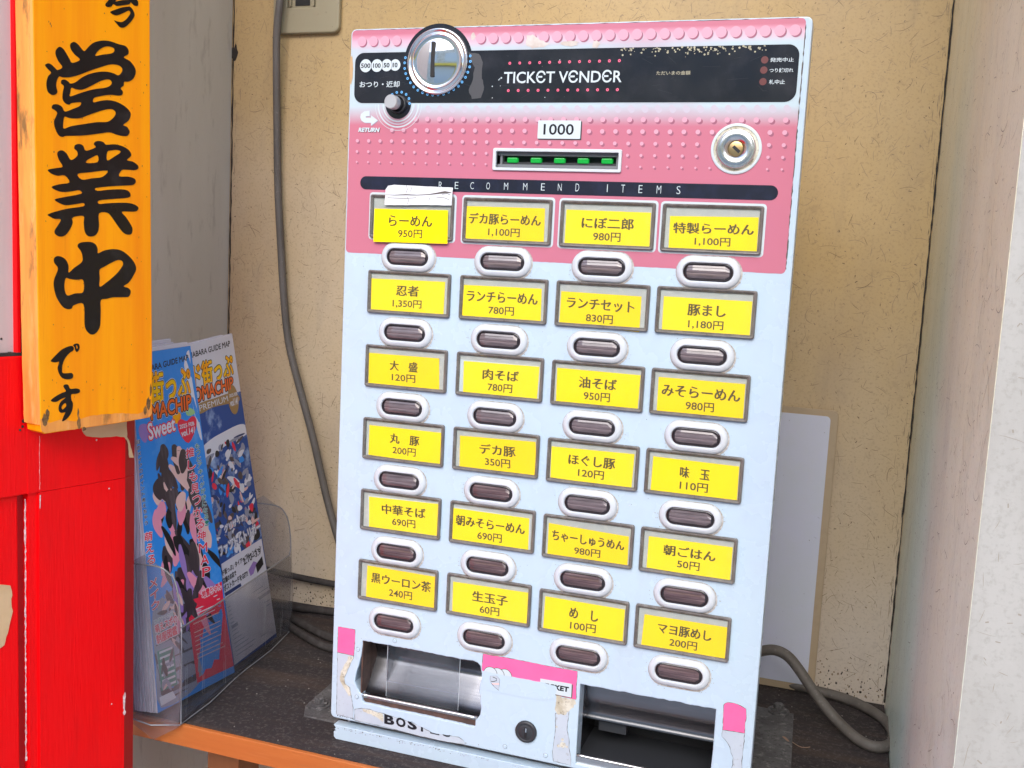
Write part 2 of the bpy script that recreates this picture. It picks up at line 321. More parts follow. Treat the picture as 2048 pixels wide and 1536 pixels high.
def textq(s, quad, bold=0.0, h=0.0, shear=0.0):
    """text stretched on a four-corner patch TL TR BR BL"""
    vs, fs = text(s, .5, .5, 1, 1, bold, h, shear)
    out = []
    for x, y, z in vs:
        a = [(1 - x) * (1 - y) * quad[0][j] + x * (1 - y) * quad[1][j] + x * y * quad[2][j] + (1 - x) * y * quad[3][j] for j in (0, 1)]
        out.append((a[0], a[1], h))
    return out, fs
def boxm(x0, x1, y0, y1, z0, z1):
    v = [(x, y, z) for x in (x0, x1) for y in (y0, y1) for z in (z0, z1)]
    return v, [(0, 1, 3, 2), (4, 6, 7, 5), (0, 4, 5, 1), (2, 3, 7, 6), (0, 2, 6, 4), (1, 5, 7, 3)]
def lathe(cx, cy, prof, n=48, cap=True):
    """prof: list of (radius, h)"""
    v = []; f = []
    for r, h in prof:
        for k in range(n):
            a = 2 * math.pi * k / n; v.append((cx + r * math.cos(a), cy + r * math.sin(a), h))
    for i in range(len(prof) - 1):
        for k in range(n):
            f.append((i * n + k, i * n + (k + 1) % n, (i + 1) * n + (k + 1) % n, (i + 1) * n + k))
    if cap: f.append(tuple((len(prof) - 1) * n + k for k in range(n)))
    return v, f
def stadium(cx, cy, w_, h_, n=10):
    r = h_ / 2; d = w_ / 2 - r; o = []
    for sx, a0 in ((d, -90), (-d, 90)):
        for k in range(n + 1):
            a = R_(a0 + 180 * k / n); o.append((cx + sx + r * math.cos(a), cy + r * math.sin(a)))
    return o
def loft(loops, cap=True):
    """loops: list of (2D loop, h), same count"""
    n = len(loops[0][0]); v = []; f = []
    for lp, h in loops:
        for p in lp: v.append((p[0], p[1], h))
    for i in range(len(loops) - 1):
        for k in range(n): f.append((i * n + k, i * n + (k + 1) % n, (i + 1) * n + (k + 1) % n, (i + 1) * n + k))
    if cap: f.append(tuple((len(loops) - 1) * n + k for k in range(n)))
    return v, f
def ribbon(pts, wid, h=0.0, closed=False):
    P = list(pts); n = len(P); v = []; f = []
    for i in range(n):
        if closed: a, b = P[i - 1], P[(i + 1) % n]
        else: a, b = P[max(0, i - 1)], P[min(n - 1, i + 1)]
        d = (b[0] - a[0], b[1] - a[1]); l = math.hypot(*d) or 1; nx, ny = -d[1] / l, d[0] / l
        ww = wid[i] if isinstance(wid, (list, tuple)) else wid
        v += [(P[i][0] + nx * ww / 2, P[i][1] + ny * ww / 2, h), (P[i][0] - nx * ww / 2, P[i][1] - ny * ww / 2, h)]
    for i in range(n if closed else n - 1):
        j = (i + 1) % n; f.append((2 * i, 2 * i + 1, 2 * j + 1, 2 * j))
    return v, f
def tube(pts, r, n=12, sub=6):
    """pts world vectors -> verts, faces in world"""
    P = []
    N = len(pts)
    for i in range(N - 1):
        p0, p1, p2, p3 = pts[max(0, i - 1)], pts[i], pts[i + 1], pts[min(N - 1, i + 2)]
        for k in range(sub):
            t = k / sub
            P.append(.5 * (2 * p1 + (p2 - p0) * t + (2 * p0 - 5 * p1 + 4 * p2 - p3) * t * t + (3 * p1 - p0 - 3 * p2 + p3) * t ** 3))
    P.append(pts[-1])
    v = []; f = []; up = Vector((.3, .2, 1)).normalized(); prev = None
    for i, p in enumerate(P):
        t = (P[min(i + 1, len(P) - 1)] - P[max(0, i - 1)]).normalized()
        x = (prev - t * prev.dot(t)) if prev else up.cross(t)
        x.normalize(); prev = x; y = t.cross(x)
        for k in range(n):
            a = 2 * math.pi * k / n; v.append(tuple(p + (x * math.cos(a) + y * math.sin(a)) * r))
    for i in range(len(P) - 1):
        for k in range(n): f.append((i * n + k, i * n + (k + 1) % n, (i + 1) * n + (k + 1) % n, (i + 1) * n + k))
    f.append(tuple(range(n))); f.append(tuple((len(P) - 1) * n + k for k in range(n)))
    return v, f

# mapping frames: local (x, y, h) in mm -> world
def panelF(x, y, h): return W(x, y, -h)
def backF(x, y, h): return W(x, y, 265 - h)
def rightF(x, y, h): return W(372 - h, y, x)
def leftF(x, y, h): return W(-335 + h, y, x)
def shelfF(x, y, h): return W(x, SHELF_V - h, y)       # x=u, y=depth
def ident(x, y, h): return Vector((x, y, h))
_c, _s = math.cos(R_(75)), math.sin(R_(75))
DX0, DY0 = -195.0, -60.0
def doorF(a, v, h): return W(DX0 + _c * a + _s * h, v, DY0 + _s * a - _c * h)
def dpx(x, y, h=0.0):
    d = ray(x, y); n = (_s, 0, -_c); P0 = (DX0 + _s * h, 0, DY0 - _c * h)
    s = sum((P0[i] - CC[i]) * n[i] for i in range(3)) / sum(d[i] * n[i] for i in range(3))
    X = [CC[i] + s * d[i] for i in range(3)]
    return ((X[0] - P0[0]) * _c + (X[2] - P0[2]) * _s, X[1])

class MB:
    def __init__(s, F=ident): s.v = []; s.f = []; s.mi = []; s.mats = []; s.F = F; s.sm = []
    def add(s, vf, mat, F=None, sm=False):
        F = F or s.F; vs, fs = vf; o = len(s.v)
        s.v += [Vector(F(*p)) for p in vs]; s.f += [tuple(i + o for i in q) for q in fs]
        if mat not in s.mats: s.mats.append(mat)
        s.mi += [s.mats.index(mat)] * len(fs); s.sm += [sm] * len(fs); return s
    def build(s, name, parent=None, origin=None, label=None, cat=None, kind=None, group=None, bevel=0):
        base = origin if origin is not None else (WORLD.get(parent.name, Vector((0, 0, 0))) if parent else Vector((sum(p[i] for p in s.v) / len(s.v) if i < 2 else min(p[2] for p in s.v) for i in range(3))))
        base = Vector(base)
        me = bpy.data.meshes.new(name); me.from_pydata([tuple(p - base) for p in s.v], [], s.f)
        for m in s.mats: me.materials.append(m)
        for p, i, q in zip(me.polygons, s.mi, s.sm): p.material_index = i; p.use_smooth = q
        me.update()
        o = bpy.data.objects.new(name, me); COL.objects.link(o)
        if parent:
            o.parent = parent; o.location = base - WORLD.get(parent.name, Vector((0, 0, 0)))
        else: o.location = base
        WORLD[o.name] = base
        if bevel:
            b = o.modifiers.new('bevel', 'BEVEL'); b.width = bevel; b.segments = 2; b.limit_method = 'ANGLE'
        tag(o, label, cat, group, kind); return o
WORLD = {}
def tag(o, label=None, cat=None, group=None, kind=None):
    if label: o['label'] = label
    if cat: o['category'] = cat
    if group: o['group'] = group
    if kind: o['kind'] = kind
    return o
def thing(name, label, cat, loc, group=None):
    o = bpy.data.objects.new(name, None); COL.objects.link(o); o.location = loc; o.empty_display_size = .02
    WORLD[o.name] = Vector(loc); tag(o, label, cat, group); return o

# ================================================================== SETTING
b = MB(); b.add(boxm(-30, 30, -30, 30, -.2, 0), GROUND); b.build('ground', origin=(0, 0, 0), kind='structure')

def fibres(F, x0, x1, y0, y1, n, mats, lmin=4, lmax=26, wd=.45, name='fibre_pattern', parent=None, curl=1.0, h=.12):
    mb = MB(F)
    for i in range(n):
        x, y = random.uniform(x0, x1), random.uniform(y0, y1); a = random.uniform(0, math.pi * 2)
        L_ = lmin + (lmax - lmin) * random.random() ** 2.6; k = max(3, int(L_ / 2.5)); c = random.gauss(0, .16) * curl; pts = []
        for q in range(k):
            pts.append((x, y)); x += math.cos(a) * L_ / k; y += math.sin(a) * L_ / k; a += c + random.gauss(0, .08)
        if any(not (x0 < p[0] < x1 and y0 < p[1] < y1) for p in pts): continue
        ww = wd * random.uniform(.45, 1.1)
        mb.add(ribbon(pts, [ww * .35] + [ww] * (k - 2) + [ww * .3], h), random.choice(mats))
    for i in range(n // 2):      # short flecks and specks
        x, y = random.uniform(x0 + 2, x1 - 2), random.uniform(y0 + 2, y1 - 2); a = random.uniform(0, 6.28); L_ = random.uniform(.8, 2.4)
        mb.add(ribbon([(x, y), (x + math.cos(a) * L_, y + math.sin(a) * L_)], random.uniform(.3, .8), h), random.choice(mats))
    o = mb.build(name, parent, kind='stuff'); return o

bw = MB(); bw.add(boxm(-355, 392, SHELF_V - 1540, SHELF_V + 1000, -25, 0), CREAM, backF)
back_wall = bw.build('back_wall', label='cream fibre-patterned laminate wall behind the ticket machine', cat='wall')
fibres(backF, -333, 370, -330, 382, 5200, [FIBRE, FIBRE2, FIBRE2], parent=back_wall, wd=.36, lmax=20)
# dark caulk and dirt down the two inner corners
s_ = MB(); 
s_.add(ribbon([(-333.6 + random.uniform(-.35, .35), y) for y in range(-500, 384, 9)], [random.uniform(1.2, 2.4) for _ in range(-500, 384, 9)], .2), GRIME, backF)
s_.add(ribbon([(370.9 + random.uniform(-.2, .2), y) for y in range(-500, 384, 6)], [random.uniform(.8, 2.0) for _ in range(-500, 384, 6)], .25), GRIME, backF)
blob = [(-332 + 5 * math.cos(a / 10 * 6.283) * random.uniform(.5, 1.1), -207 + 9 * math.sin(a / 10 * 6.283) * random.uniform(.5, 1.1)) for a in range(10)]
s_.add(fill([smooth(blob)], .3), GRIME, backF)
for i in range(900):
    x = random.uniform(-333, 370); y = SHELF_V - 1 - abs(random.gauss(0, 1)) * 13
    s_.add(fill([circ(x, y, random.uniform(.3, 1.1), 5, random.uniform(.3, 1.4))], .3), GRIME if random.random() < .6 else FIBRE2, backF)
for i in range(200):
    x = (-332 if random.random() < .5 else 370) ; y = random.uniform(-300, 380); d_ = abs(random.gauss(0, 3.5))
    x = x + (d_ if x < 0 else -d_); l_ = random.uniform(1, 14); s_.add(ribbon([(x, y), (x + random.uniform(-.5, .5), y + l_ * .5), (x + random.uniform(-.4, .4), y + l_)], [.15, random.uniform(.2, .6), .1], .3), GRIME if d_ < 2 else FIBRE2, backF)
s_.build('corner_grime', back_wall, kind='stuff')
lw = MB(); lw.add(boxm(-24, 264, SHELF_V - 1540, SHELF_V + 1000, -20, 0), GREYLAM, leftF)
lw.build('left_wall', label='grey stained laminate side wall behind the orange signboard', cat='wall')
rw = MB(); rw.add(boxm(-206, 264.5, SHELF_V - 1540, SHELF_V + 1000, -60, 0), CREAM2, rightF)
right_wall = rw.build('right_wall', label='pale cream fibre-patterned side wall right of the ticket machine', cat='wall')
fibres(rightF, -204, 262, -330, 382, 1700, [FIBRE2, FIBRE3, FIBRE3, FIBRE3], parent=right_wall, wd=.36, lmax=30)
def pierF(x, y, h): return W(x, y, -206.5 - h)
pw = MB(); pw.add(boxm(372.3, 760, SHELF_V - 1540, SHELF_V + 1000, -150, 0), PIERM, pierF)
pier = pw.build('front_pillar', label='pale cream pillar face at the right edge of the alcove', cat='pillar')
fibres(pierF, 374.5, 560, -330, 382, 900, [FIBRE3], parent=pier, wd=.32, lmax=15, curl=.6)
ce = MB(); ce.add(boxm(-360, 760, -206, 290, 2.1, 2.2), GREYLAM, lambda x, y, h: Vector((x / 1000, y / 1000, h)))
ce.build('alcove_ceiling', kind='structure')

# shelf
sh = thing('wall_shelf', 'weathered dark wooden shelf with orange front edge under the ticket machine', 'shelf', W(18, SHELF_V + 18, 118))
m = MB(); m.add(boxm(-334, 371, -24.5, 264, -18, 0), SHELF, lambda x, y, h: shelfF(x, y, h)); m.build('shelf_board', sh)
m = MB(); m.add(boxm(-334, 371, -28.5, -24.5, -18.4, -.3), ORWOOD, lambda x, y, h: shelfF(x, y, h)); m.build('front_edging', sh, bevel=.0008)
m = MB(); m.add(boxm(-187, -156, 30, 62, -982, -18), DARKWOOD, lambda x, y, h: shelfF(x, y, h)); m.build('leg', sh)
m = MB(); m.add(boxm(-333, -206, -8, 14, -31, -18), ORWOOD, lambda x, y, h: shelfF(x, y, h)); m.build('batten', sh)
# crumbs and dust
m = MB(shelfF)
for i in range(260):
    x = random.uniform(-200, 365); y = random.uniform(-22, 255); r = random.uniform(.25, .9) * (1 if random.random() < .93 else 1.8)
    n = random.randint(4, 6); a0 = random.random() * 6
    base = [(x + r * random.uniform(.6, 1.2) * math.cos(a0 + 6.283 * k / n), y + r * random.uniform(.6, 1.2) * math.sin(a0 + 6.283 * k / n)) for k in range(n)]
    m.add(loft([(base, .05), ([(x + (p[0] - x) * .6, y + (p[1] - y) * .6) for p in base], r * .7)]), DUST)
m.build('dust_crumbs', kind='stuff', label='pale crumbs and dust scattered on the dark shelf', cat='dust')
lx, ly, _ = (297, 0, 0)
q = onp(1571, 1482, 1, SHELF_V); m = MB(shelfF)
leaf = [(q[0] - 3, q[2] + 3), (q[0] - .5, q[2] + 3), (q[0] + 2, q[2] - 1), (q[0] + 3, q[2] - 4), (q[0] + 1, q[2] - 3), (q[0] - 1.5, q[2] + .5)]
m.add(fill([smooth(leaf, 3)], 1.8, 2.2), LEAFM); m.build('dry_leaf', label='tiny dry leaf lying on the metal plate right of the machine', cat='leaf')
tw = [onp(*p, 1, SHELF_V - 1.2) for p in ((1583, 1483), (1592, 1489), (1602, 1494), (1612, 1495), (1620, 1494))]
m = MB(); m.add(tube([W(*p) for p in tw], .0003, 6), LEAFM); m.build('twig', label='thin dry stem on the shelf beside the right cable', cat='twig')

# opposite side of the street (seen only in reflections)
ob = thing('shop_building', 'low plastered shopfront across the street mirrored in the coin slot', 'building', (0, -9, 0))
m = MB(); m.add(boxm(-11, 11, -12, -9, 0, 5.2), FACADE); m.build('wall', ob)
for i in range(6):
    x = -9 + i * 3.4
    m = MB(); m.add(boxm(x, x + 1.9, -9.02, -8.95, 3.1, 4.5), GLASSD); m.build('window', ob)
m = MB(); m.add(boxm(-4.5, 3.5, -9, -7.9, 2.45, 2.75), YAWN); m.build('awning', ob)
m = MB(); m.add(boxm(-4.2, .2, -9.03, -8.94, .1, 2.4), GLASSD); m.build('shop_window', ob)
m = MB(); m.add(boxm(4.5, 8, -9.05, -8.9, 0, 2.7), RCOL); m.build('shutter', ob)

# ================================================================== RED DOOR (turned 75 degrees to the machine front)
door = thing('red_door', 'red painted wooden door frame standing left of the alcove', 'door', doorF(-120, SHELF_V + 1000, -10))
A25 = dpx(32, 300)[0]; A42 = dpx(42, 300)[0]; A49 = dpx(50, 300)[0]; AG = dpx(79, 1300)[0]; AG2 = dpx(52, 1300)[0]
TOP = -520; BOT = SHELF_V + 995
RT, RB = dpx(57, 711)[1], dpx(79, 985)[1]
def slab(mb, a0, a1, v0, v1, h0, h1, mat): mb.add(boxm(a0, a1, v0, v1, h0, h1), mat, doorF)
m = MB(doorF)
prof = [(AG, 0), (-6.0, 0), (6.0, -5.5), (6.0, -30), (AG, -30)]     # stile with a chamfered free edge
vs = []; 
for v in (RB, BOT):
    vs += [(a, v, h) for a, h in prof]
m.add((vs, [(0, 1, 6, 5), (2, 3, 8, 7), (3, 4, 9, 8), (4, 0, 5, 9), (0, 1, 2, 3, 4), (5, 6, 7, 8, 9)]), RED)
m.add((vs, [(1, 2, 7, 6)]), RED_SHADE)  # painted shade on the chamfer turned to the alcove
vs = []
prof2 = [(A49, 0), (-6.0, 0), (6.0, -5.5), (6.0, -30), (A49, -30)]
for v in (TOP, RB - .35):
    vs += [(a, v, h) for a, h in prof2]
m.add((vs, [(0, 1, 6, 5), (2, 3, 8, 7), (3, 4, 9, 8), (4, 0, 5, 9), (0, 1, 2, 3, 4), (5, 6, 7, 8, 9)]), RED)
m.add((vs, [(1, 2, 7, 6)]), RED_SHADE)
m.build('stile', door)
m = MB(doorF); slab(m, -480, AG - .35, RT, RB, -30, -.25, RED); m.build('rail', door, bevel=.0012)
m = MB(doorF); slab(m, A25, A42, TOP, RT - .5, -24, -1.2, RED); m.build('bead', door, bevel=.0008)
m = MB(doorF); slab(m, -480, A25 + 6, TOP, RT, -26, -5.2, SHOJI); m.build('upper_panel', door)
m = MB(doorF)
for k in range(60):
    a = random.uniform(-200, A42); v = RT - random.uniform(0, 1) ** 3 * 12 - .6; r = random.uniform(.8, 2.6)
    m.add(loft([(circ(a, v, r, 6), -5.1), (circ(a, v, r * .5, 6), -5.1 + r * .5)]), GRIME)
slab(m, -250, A42 + 4, RT - 2.2, RT, -5.1, -1.0, GRIME)
m.build('ledge_dirt', door, kind='stuff')
# lower panel: groove, moulding step, recessed panel
m = MB(doorF); slab(m, -480, AG2 - 3, RB, BOT, -28, -3.4, RED); m.build('lower_panel', door, bevel=.0012)
m = MB(doorF); slab(m, AG2 - 3, AG2 + 3.2, RB, BOT, -28, -8.0, RED_SHADE); slab(m, AG2 + 3.2, AG, RB, BOT, -28, -1.6, RED)
m.build('moulding', door)
def drib(pts, w0, w1, h, mat, mb):
    P = jag([dpx(*p) for p in pts], .25, 2.0)[:-max(1, int(math.dist(dpx(*pts[-1]), dpx(*pts[0])) / 2.0))]
    mb.add(ribbon(P, [random.uniform(w0, w1) for _ in P], h), mat)
m = MB(doorF)
drib([(55, 1000), (56, 1150), (56, 1300), (57, 1420), (57, 1530)], .3, 1.6, -3.1, CHIP, m)
drib([(80.5, 990), (80, 1005), (80.5, 1022)], .3, 1.0, .12, CHIP, m)
drib([(79, 872), (79, 930), (79.5, 985)], .15, .3, .12, CHIP, m)
drib([(250, 1385), (248, 1400), (249, 1435)], .6, 3.0, .12, CHIP, m)
for p, r in (((193, 880), .7), ((218, 977), .6), ((223, 1408), .6), ((47, 842), 1.4), ((45, 853), 1.0), ((40, 860), .9)):
    m.add(fill([circ(*dpx(*p), r, 7)], .12), CHIP if p[0] > 100 else GRIME)
m.build('paint_chips', door, kind='stuff')
m = MB(doorF)
k1 = [(160, 820), (164, 862), (172, 872), (184, 874), (202, 875), (212, 874), (232, 872), (248, 874), (254, 882), (252, 830), (252, 815)]
m.add(fill([jag([dpx(*p) for p in k1], .3, 2.5)], .2, .5), KRAFT)
m.build('torn_kraft_tape', label='torn kraft paper tape sticking out under the orange signboard', cat='tape')
m = MB(doorF)
k2 = [(252, 872), (259, 885), (263, 900), (267, 915), (258, 915), (256, 890)]
m.add(fill([jag([(dpx(*p)[0], dpx(*p)[1]) for p in k2], .3, 2.0)], .2, .5), KRAFT)
m.build('paper_scrap', label='small torn paper scrap wrapped on the red door corner', cat='paper')
m = MB(doorF)
k3 = [(-40, 1166), (0, 1169), (20, 1171), (23, 1182), (22, 1205), (25, 1222), (17, 1257), (8, 1290), (-3, 1298), (-40, 1300)]
m.add(fill([jag([dpx(*p, -3.4) for p in k3], .4, 2.5)], -3.3, -2.9), KRAFT)
m.build('torn_kraft_patch', label='torn brown kraft paper patch on the red lower door panel', cat='tape')

# ================================================================== ORANGE SIGNBOARD
SH = 20.0     # front face of the board above the door face
sign = thing('signboard', 'orange varnished wooden signboard with black brush lettering on the red door', 'signboard', doorF(-30, 140, 10))
def spx(x, y): return dpx(x, y, SH)
front = [spx(63, -170), spx(300, -170), spx(301, 200), spx(303, 500), spx(305, 700), spx(305, 825), spx(301, 835), spx(240, 846), spx(130, 862), spx(90, 868), spx(83, 864), spx(81, 850), spx(77, 700), spx(70, 300)]
m = MB(doorF); m.add(fill([front], 3.0, SH, .8), SIGNW); m.build('board', sign)
# worn side strip towards the street, with its routed groove
def grow(p, d): return (p[0] + d, p[1])
side_front = [spx(63, -170), spx(70, 300), spx(77, 700), spx(81, 850)]
m = MB(doorF)
vs = []; fs = []
N_ = 26
def lerp_path(P, n):
    o = []; 
    for i in range(n):
        t = i / (n - 1) * (len(P) - 1); k = min(int(t), len(P) - 2); f_ = t - k
        o.append(tuple(P[k][j] * (1 - f_) + P[k + 1][j] * f_ for j in (0, 1)))
    return o
LP = lerp_path(side_front, N_)
prof = [(0.1, SH - .4), (-.9, SH - 1.6), (-.9, SH - 2.4), (-.2, SH - 3.0), (-1.0, SH - 3.8), (-1.6, SH - 11), (-1.6, 3.0), (3, 3.0)]
for a, v in LP:
    for da, h in prof: vs.append((a + da + random.uniform(-.12, .12), v, h))
K = len(prof)
for i in range(N_ - 1):
    for k in range(K - 1): fs.append((i * K + k, (i + 1) * K + k, (i + 1) * K + k + 1, i * K + k + 1))
m.add((vs, fs), SIGNWORN); m.build('worn_side', sign)
# worn bottom strip and dirty patches
m = MB(doorF)
wb = [spx(80, 838), spx(100, 846), spx(125, 838), spx(150, 843), spx(180, 832), spx(215, 828), spx(245, 826), spx(275, 828), spx(303, 815), spx(304, 827), spx(298, 834), spx(240, 844.5), spx(130, 861), spx(90, 866.5), spx(83, 862)]
m.add(fill([jag(wb, .35, 2.5)], SH + .12), SIGNWORN)
for cx, cy, r, ry in ((90, 838, 2.5, 5), (95, 826, 1.6, 3), (158, 845, 1.6, 5), (156, 828, .9, 4), (297, 808, 2.0, 7), (290, 822, 2.0, 4), (301, 780, 1.0, 5), (168, 858, 1.8, 2)):
    a, v = spx(cx, cy)
    lp = [(a + r * random.uniform(.5, 1.1) * math.cos(6.283 * k / 12), v + ry * random.uniform(.5, 1.1) * math.sin(6.283 * k / 12)) for k in range(12)]
    m.add(fill([lp], SH + .18), SIGNDIRT)
for i in range(90):
    x = random.uniform(86, 298); y = random.uniform(5, 820); a, v = spx(x, y)
    m.add(fill([circ(a, v, random.uniform(.12, .4), 5, random.uniform(.2, 1.0))], SH + .15), SIGNDIRT)
m.build('wear_marks', sign, kind='stuff')
def glyph(ox, oy, sc, outer, holes=(), n=4):
    lp = [smooth([(ox + x / sc, oy + y / sc) for x, y in L_], n) for L_ in [outer] + list(holes)]
    return [[spx(*p) for p in L_] for L_ in lp]
m = MB(doorF)
G = []
G.append(glyph(80, 60, 6.4, [(64,448),(105,426),(150,448),(195,492),(225,512),(285,475),(235,400),(200,320),(202,260),(245,215),(295,242),(340,310),(375,370),(410,420),(510,380),(440,310),(392,240),(388,180),(430,152),(480,180),(530,240),(568,270),(620,215),(690,160),(800,135),(900,145),(1000,180),(1090,205),(1130,260),(1125,312),(1070,350),(1150,400),(1210,480),(1222,550),(1190,625),(1130,660),(1075,665),(1068,710),(1030,745),(1058,790),(1048,830),(1000,840),(900,830),(780,845),(690,870),(682,925),(780,905),(880,898),(980,920),(1080,975),(1145,1040),(1158,1090),(1130,1160),(1062,1215),(1110,1240),(1145,1300),(1120,1350),(1070,1358),(980,1340),(890,1310),(760,1325),(550,1350),(335,1355),(290,1368),(235,1345),(190,1250),(178,1170),(205,1105),(218,1060),(188,1025),(150,1000),(165,957),(225,952),(280,985),(318,1043),(420,1010),(510,970),(518,925),(405,935),(370,955),(320,935),(288,880),(290,800),(305,720),(270,685),(275,642),(320,635),(365,665),(385,685),(450,670),(540,605),(640,560),(760,535),(860,535),(940,555),(1000,580),(1045,540),(1050,490),(1000,450),(900,440),(760,480),(640,520),(480,580),(370,605),(290,605),(242,595),(210,660),(205,720),(220,790),(195,825),(150,830),(100,790),(82,720),(85,650),(105,590),(140,545),(95,495)],
    [[(705,330),(740,270),(800,225),(870,210),(940,230),(950,270),(910,300),(800,315)],
     [(400,740),(385,800),(385,850),(520,805),(680,760),(850,735),(915,690),(905,645),(860,632),(780,650),(680,700),(590,745),(520,765),(450,755)],
     [(312,1110),(295,1185),(302,1262),(400,1230),(560,1205),(720,1180),(860,1175),(940,1120),(968,1060),(930,1018),(860,1015),(760,1040),(640,1080),(520,1125),(440,1132),(370,1125)]]))
s2 = 6.983
G.append(glyph(80, 270, s2, [(108,485),(240,460),(315,440),(265,350),(240,270),(255,227),(310,215),(370,260),(430,350),(520,290),(515,225),(478,190),(490,140),(545,125),(600,150),(640,220),(775,172),(750,130),(775,90),(840,85),(890,105),(920,135),(1050,130),(1170,165),(1250,225),(1270,290),(1210,350),(1290,370),(1360,420),(1370,465),(1320,490),(1220,485),(1140,490),(1100,575),(1220,580),(1310,605),(1335,650),(1300,695),(1200,705),(1000,715),(775,740),(800,780),(950,765),(1120,758),(1220,775),(1262,830),(1225,875),(1000,895),(820,915),(822,962),(950,952),(1150,945),(1290,960),(1370,1010),(1350,1060),(1290,1070),(1140,1072),(1200,1150),(1270,1260),(1290,1320),(1275,1380),(1230,1392),(1170,1370),(1100,1290),(1010,1160),(940,1085),(822,1095),(822,1250),(810,1340),(770,1400),(700,1418),(650,1395),(620,1330),(610,1220),(605,1130),(450,1150),(455,1220),(420,1310),(350,1400),(270,1418),(210,1380),(205,1330),(250,1260),(290,1180),(200,1170),(140,1140),(110,1108),(250,1060),(400,1025),(605,995),(605,950),(500,965),(370,980),(290,960),(203,903),(320,870),(575,820),(545,772),(450,785),(350,795),(260,785),(160,728),(260,690),(410,662),(345,565),(250,568),(160,540)],
    [[(650,390),(652,355),(720,315),(803,282),(803,378)], [(935,355),(938,235),(1000,215),(1070,208),(1128,235),(1040,300)], [(524,543),(700,520),(943,497),(870,585),(720,605),(582,623)]], 3))
G.append(glyph(80, 470, s2, [(525,160),(545,115),(620,97),(720,100),(780,140),(803,200),(808,255),(900,215),(1020,197),(1130,215),(1230,285),(1310,380),(1340,470),(1310,550),(1240,660),(1165,715),(1230,740),(1265,790),(1235,860),(1150,868),(1020,870),(930,890),(847,912),(845,1050),(838,1250),(810,1330),(770,1375),(725,1390),(680,1370),(635,1310),(620,1220),(605,965),(470,980),(440,1025),(385,1035),(320,1005),(250,910),(210,810),(190,700),(200,610),(250,470),(200,390),(195,330),(235,295),(300,305),(360,350),(395,430),(398,525),(480,455),(585,375),(590,290),(570,225)],
    [[(360,600),(338,680),(345,780),(382,845),(490,815),(602,795),(602,630),(500,625),(410,612)], [(830,485),(832,600),(832,722),(930,660),(1060,550),(1140,450),(1160,400),(1140,360),(1080,350),(980,395),(900,440)]]))
s3 = 6.98
G.append(glyph(60, 670, s3, [(292,355),(360,280),(440,205),(520,165),(580,152),(608,175),(600,215),(550,250),(490,320),(455,400),(445,480),(455,530),(530,532),(580,530),(600,565),(585,605),(520,618),(450,600),(405,540),(385,460),(405,375),(350,382),(300,372)]))
G.append(glyph(60, 670, s3, [(602,140),(640,118),(675,125),(690,165),(680,210),(650,235),(630,210),(620,170)], [[(640,148),(655,145),(665,175),(650,195)]]))
G.append(glyph(60, 670, s3, [(465,710),(490,690),(530,695),(560,750),(640,745),(690,760),(690,800),(640,820),(575,830),(575,900),(595,950),(590,1030),(560,1110),(500,1180),(445,1202),(470,1130),(490,1080),(430,1085),(400,1050),(402,990),(430,930),(495,875),(440,890),(370,930),(310,930),(292,910),(350,860),(440,810),(500,785),(475,740)], [[(455,975),(490,950),(505,985),(480,1020),(450,1040),(438,1010)]]))
s4 = 12.8
G.append(glyph(150, 0, s4, [(900,300),(1020,250),(1180,195),(1340,170),(1420,185),(1480,260),(1520,370),(1500,450),(1420,560),(1310,670),(1220,710),(1140,690),(1070,610),(1000,525),(1080,550),(1170,565),(1230,550),(1320,480),(1390,390),(1415,330),(1400,290),(1360,275),(1240,330),(1120,380),(1040,390),(950,360)]))
G.append(glyph(150, 0, s4, [(980,105),(930,160),(860,180),(790,160),(780,100),(850,10),(950,-100),(1100,-260),(1230,-400),(1330,-260),(1430,-150),(1540,-40),(1600,20),(1615,80),(1605,140),(1560,152),(1500,130),(1425,62),(1380,110),(1200,140),(1060,150)], [[(1030,38),(1200,3),(1380,-10),(1330,-60),(1230,-160),(1120,-60)]]))
for g in G: m.add(fill(g, SH - .05, SH + .28, 0), INK)
m.build('brush_lettering', sign)

# ================================================================== WALL SOCKET AND CABLES
U0, V0 = pan(545, 68, 259); U1, _v = pan(677, 66, 259)
sock = thing('wall_socket', 'beige grimy wall socket plate on the back wall above the cable', 'wall socket', backF((U0 + U1) / 2, V0, 0))
m = MB(backF); hx0, hy1 = pan(577, 17, 262); hx1, _ = pan(633, 17, 262)
m.add(fill([rrect(U0, V0 - 122, U1, V0, 7), list(reversed(rrect(hx0, hy1 - 26, hx1, hy1, .8, 2)))], 0.0, 6.0, 1.6), PLATE); m.build('cover_plate', sock)
m = MB(backF); m.add(boxm(hx0, hx1, hy1 - 26, hy1, .2, 2.2), PLATE); m.build('socket_insert', sock)
m = MB(backF); m.add(boxm(hx0 + 8, hx1 - 8, hy1 - 20, hy1 - 2.5, 2.2, 3.0), BLACKM); m.add(boxm(hx0 + 2, hx0 + 4, hy1 - 20, hy1 - 1.5, 2.2, 5), PLATE); m.add(boxm(hx1 - 4, hx1 - 2, hy1 - 20, hy1 - 1.5, 2.2, 5), PLATE)
m.build('socket_hole', sock)
def cable(name, pxs, r, mat, label, extra_start=(), extra_end=()):
    pts = list(extra_start) + [W(*onp(x, y, 2, Y)) for x, y, Y in pxs] + list(extra_end)
    m = MB(); m.add(tube(pts, r), mat, sm=True); return m.build(name, label=label, cat='cable')
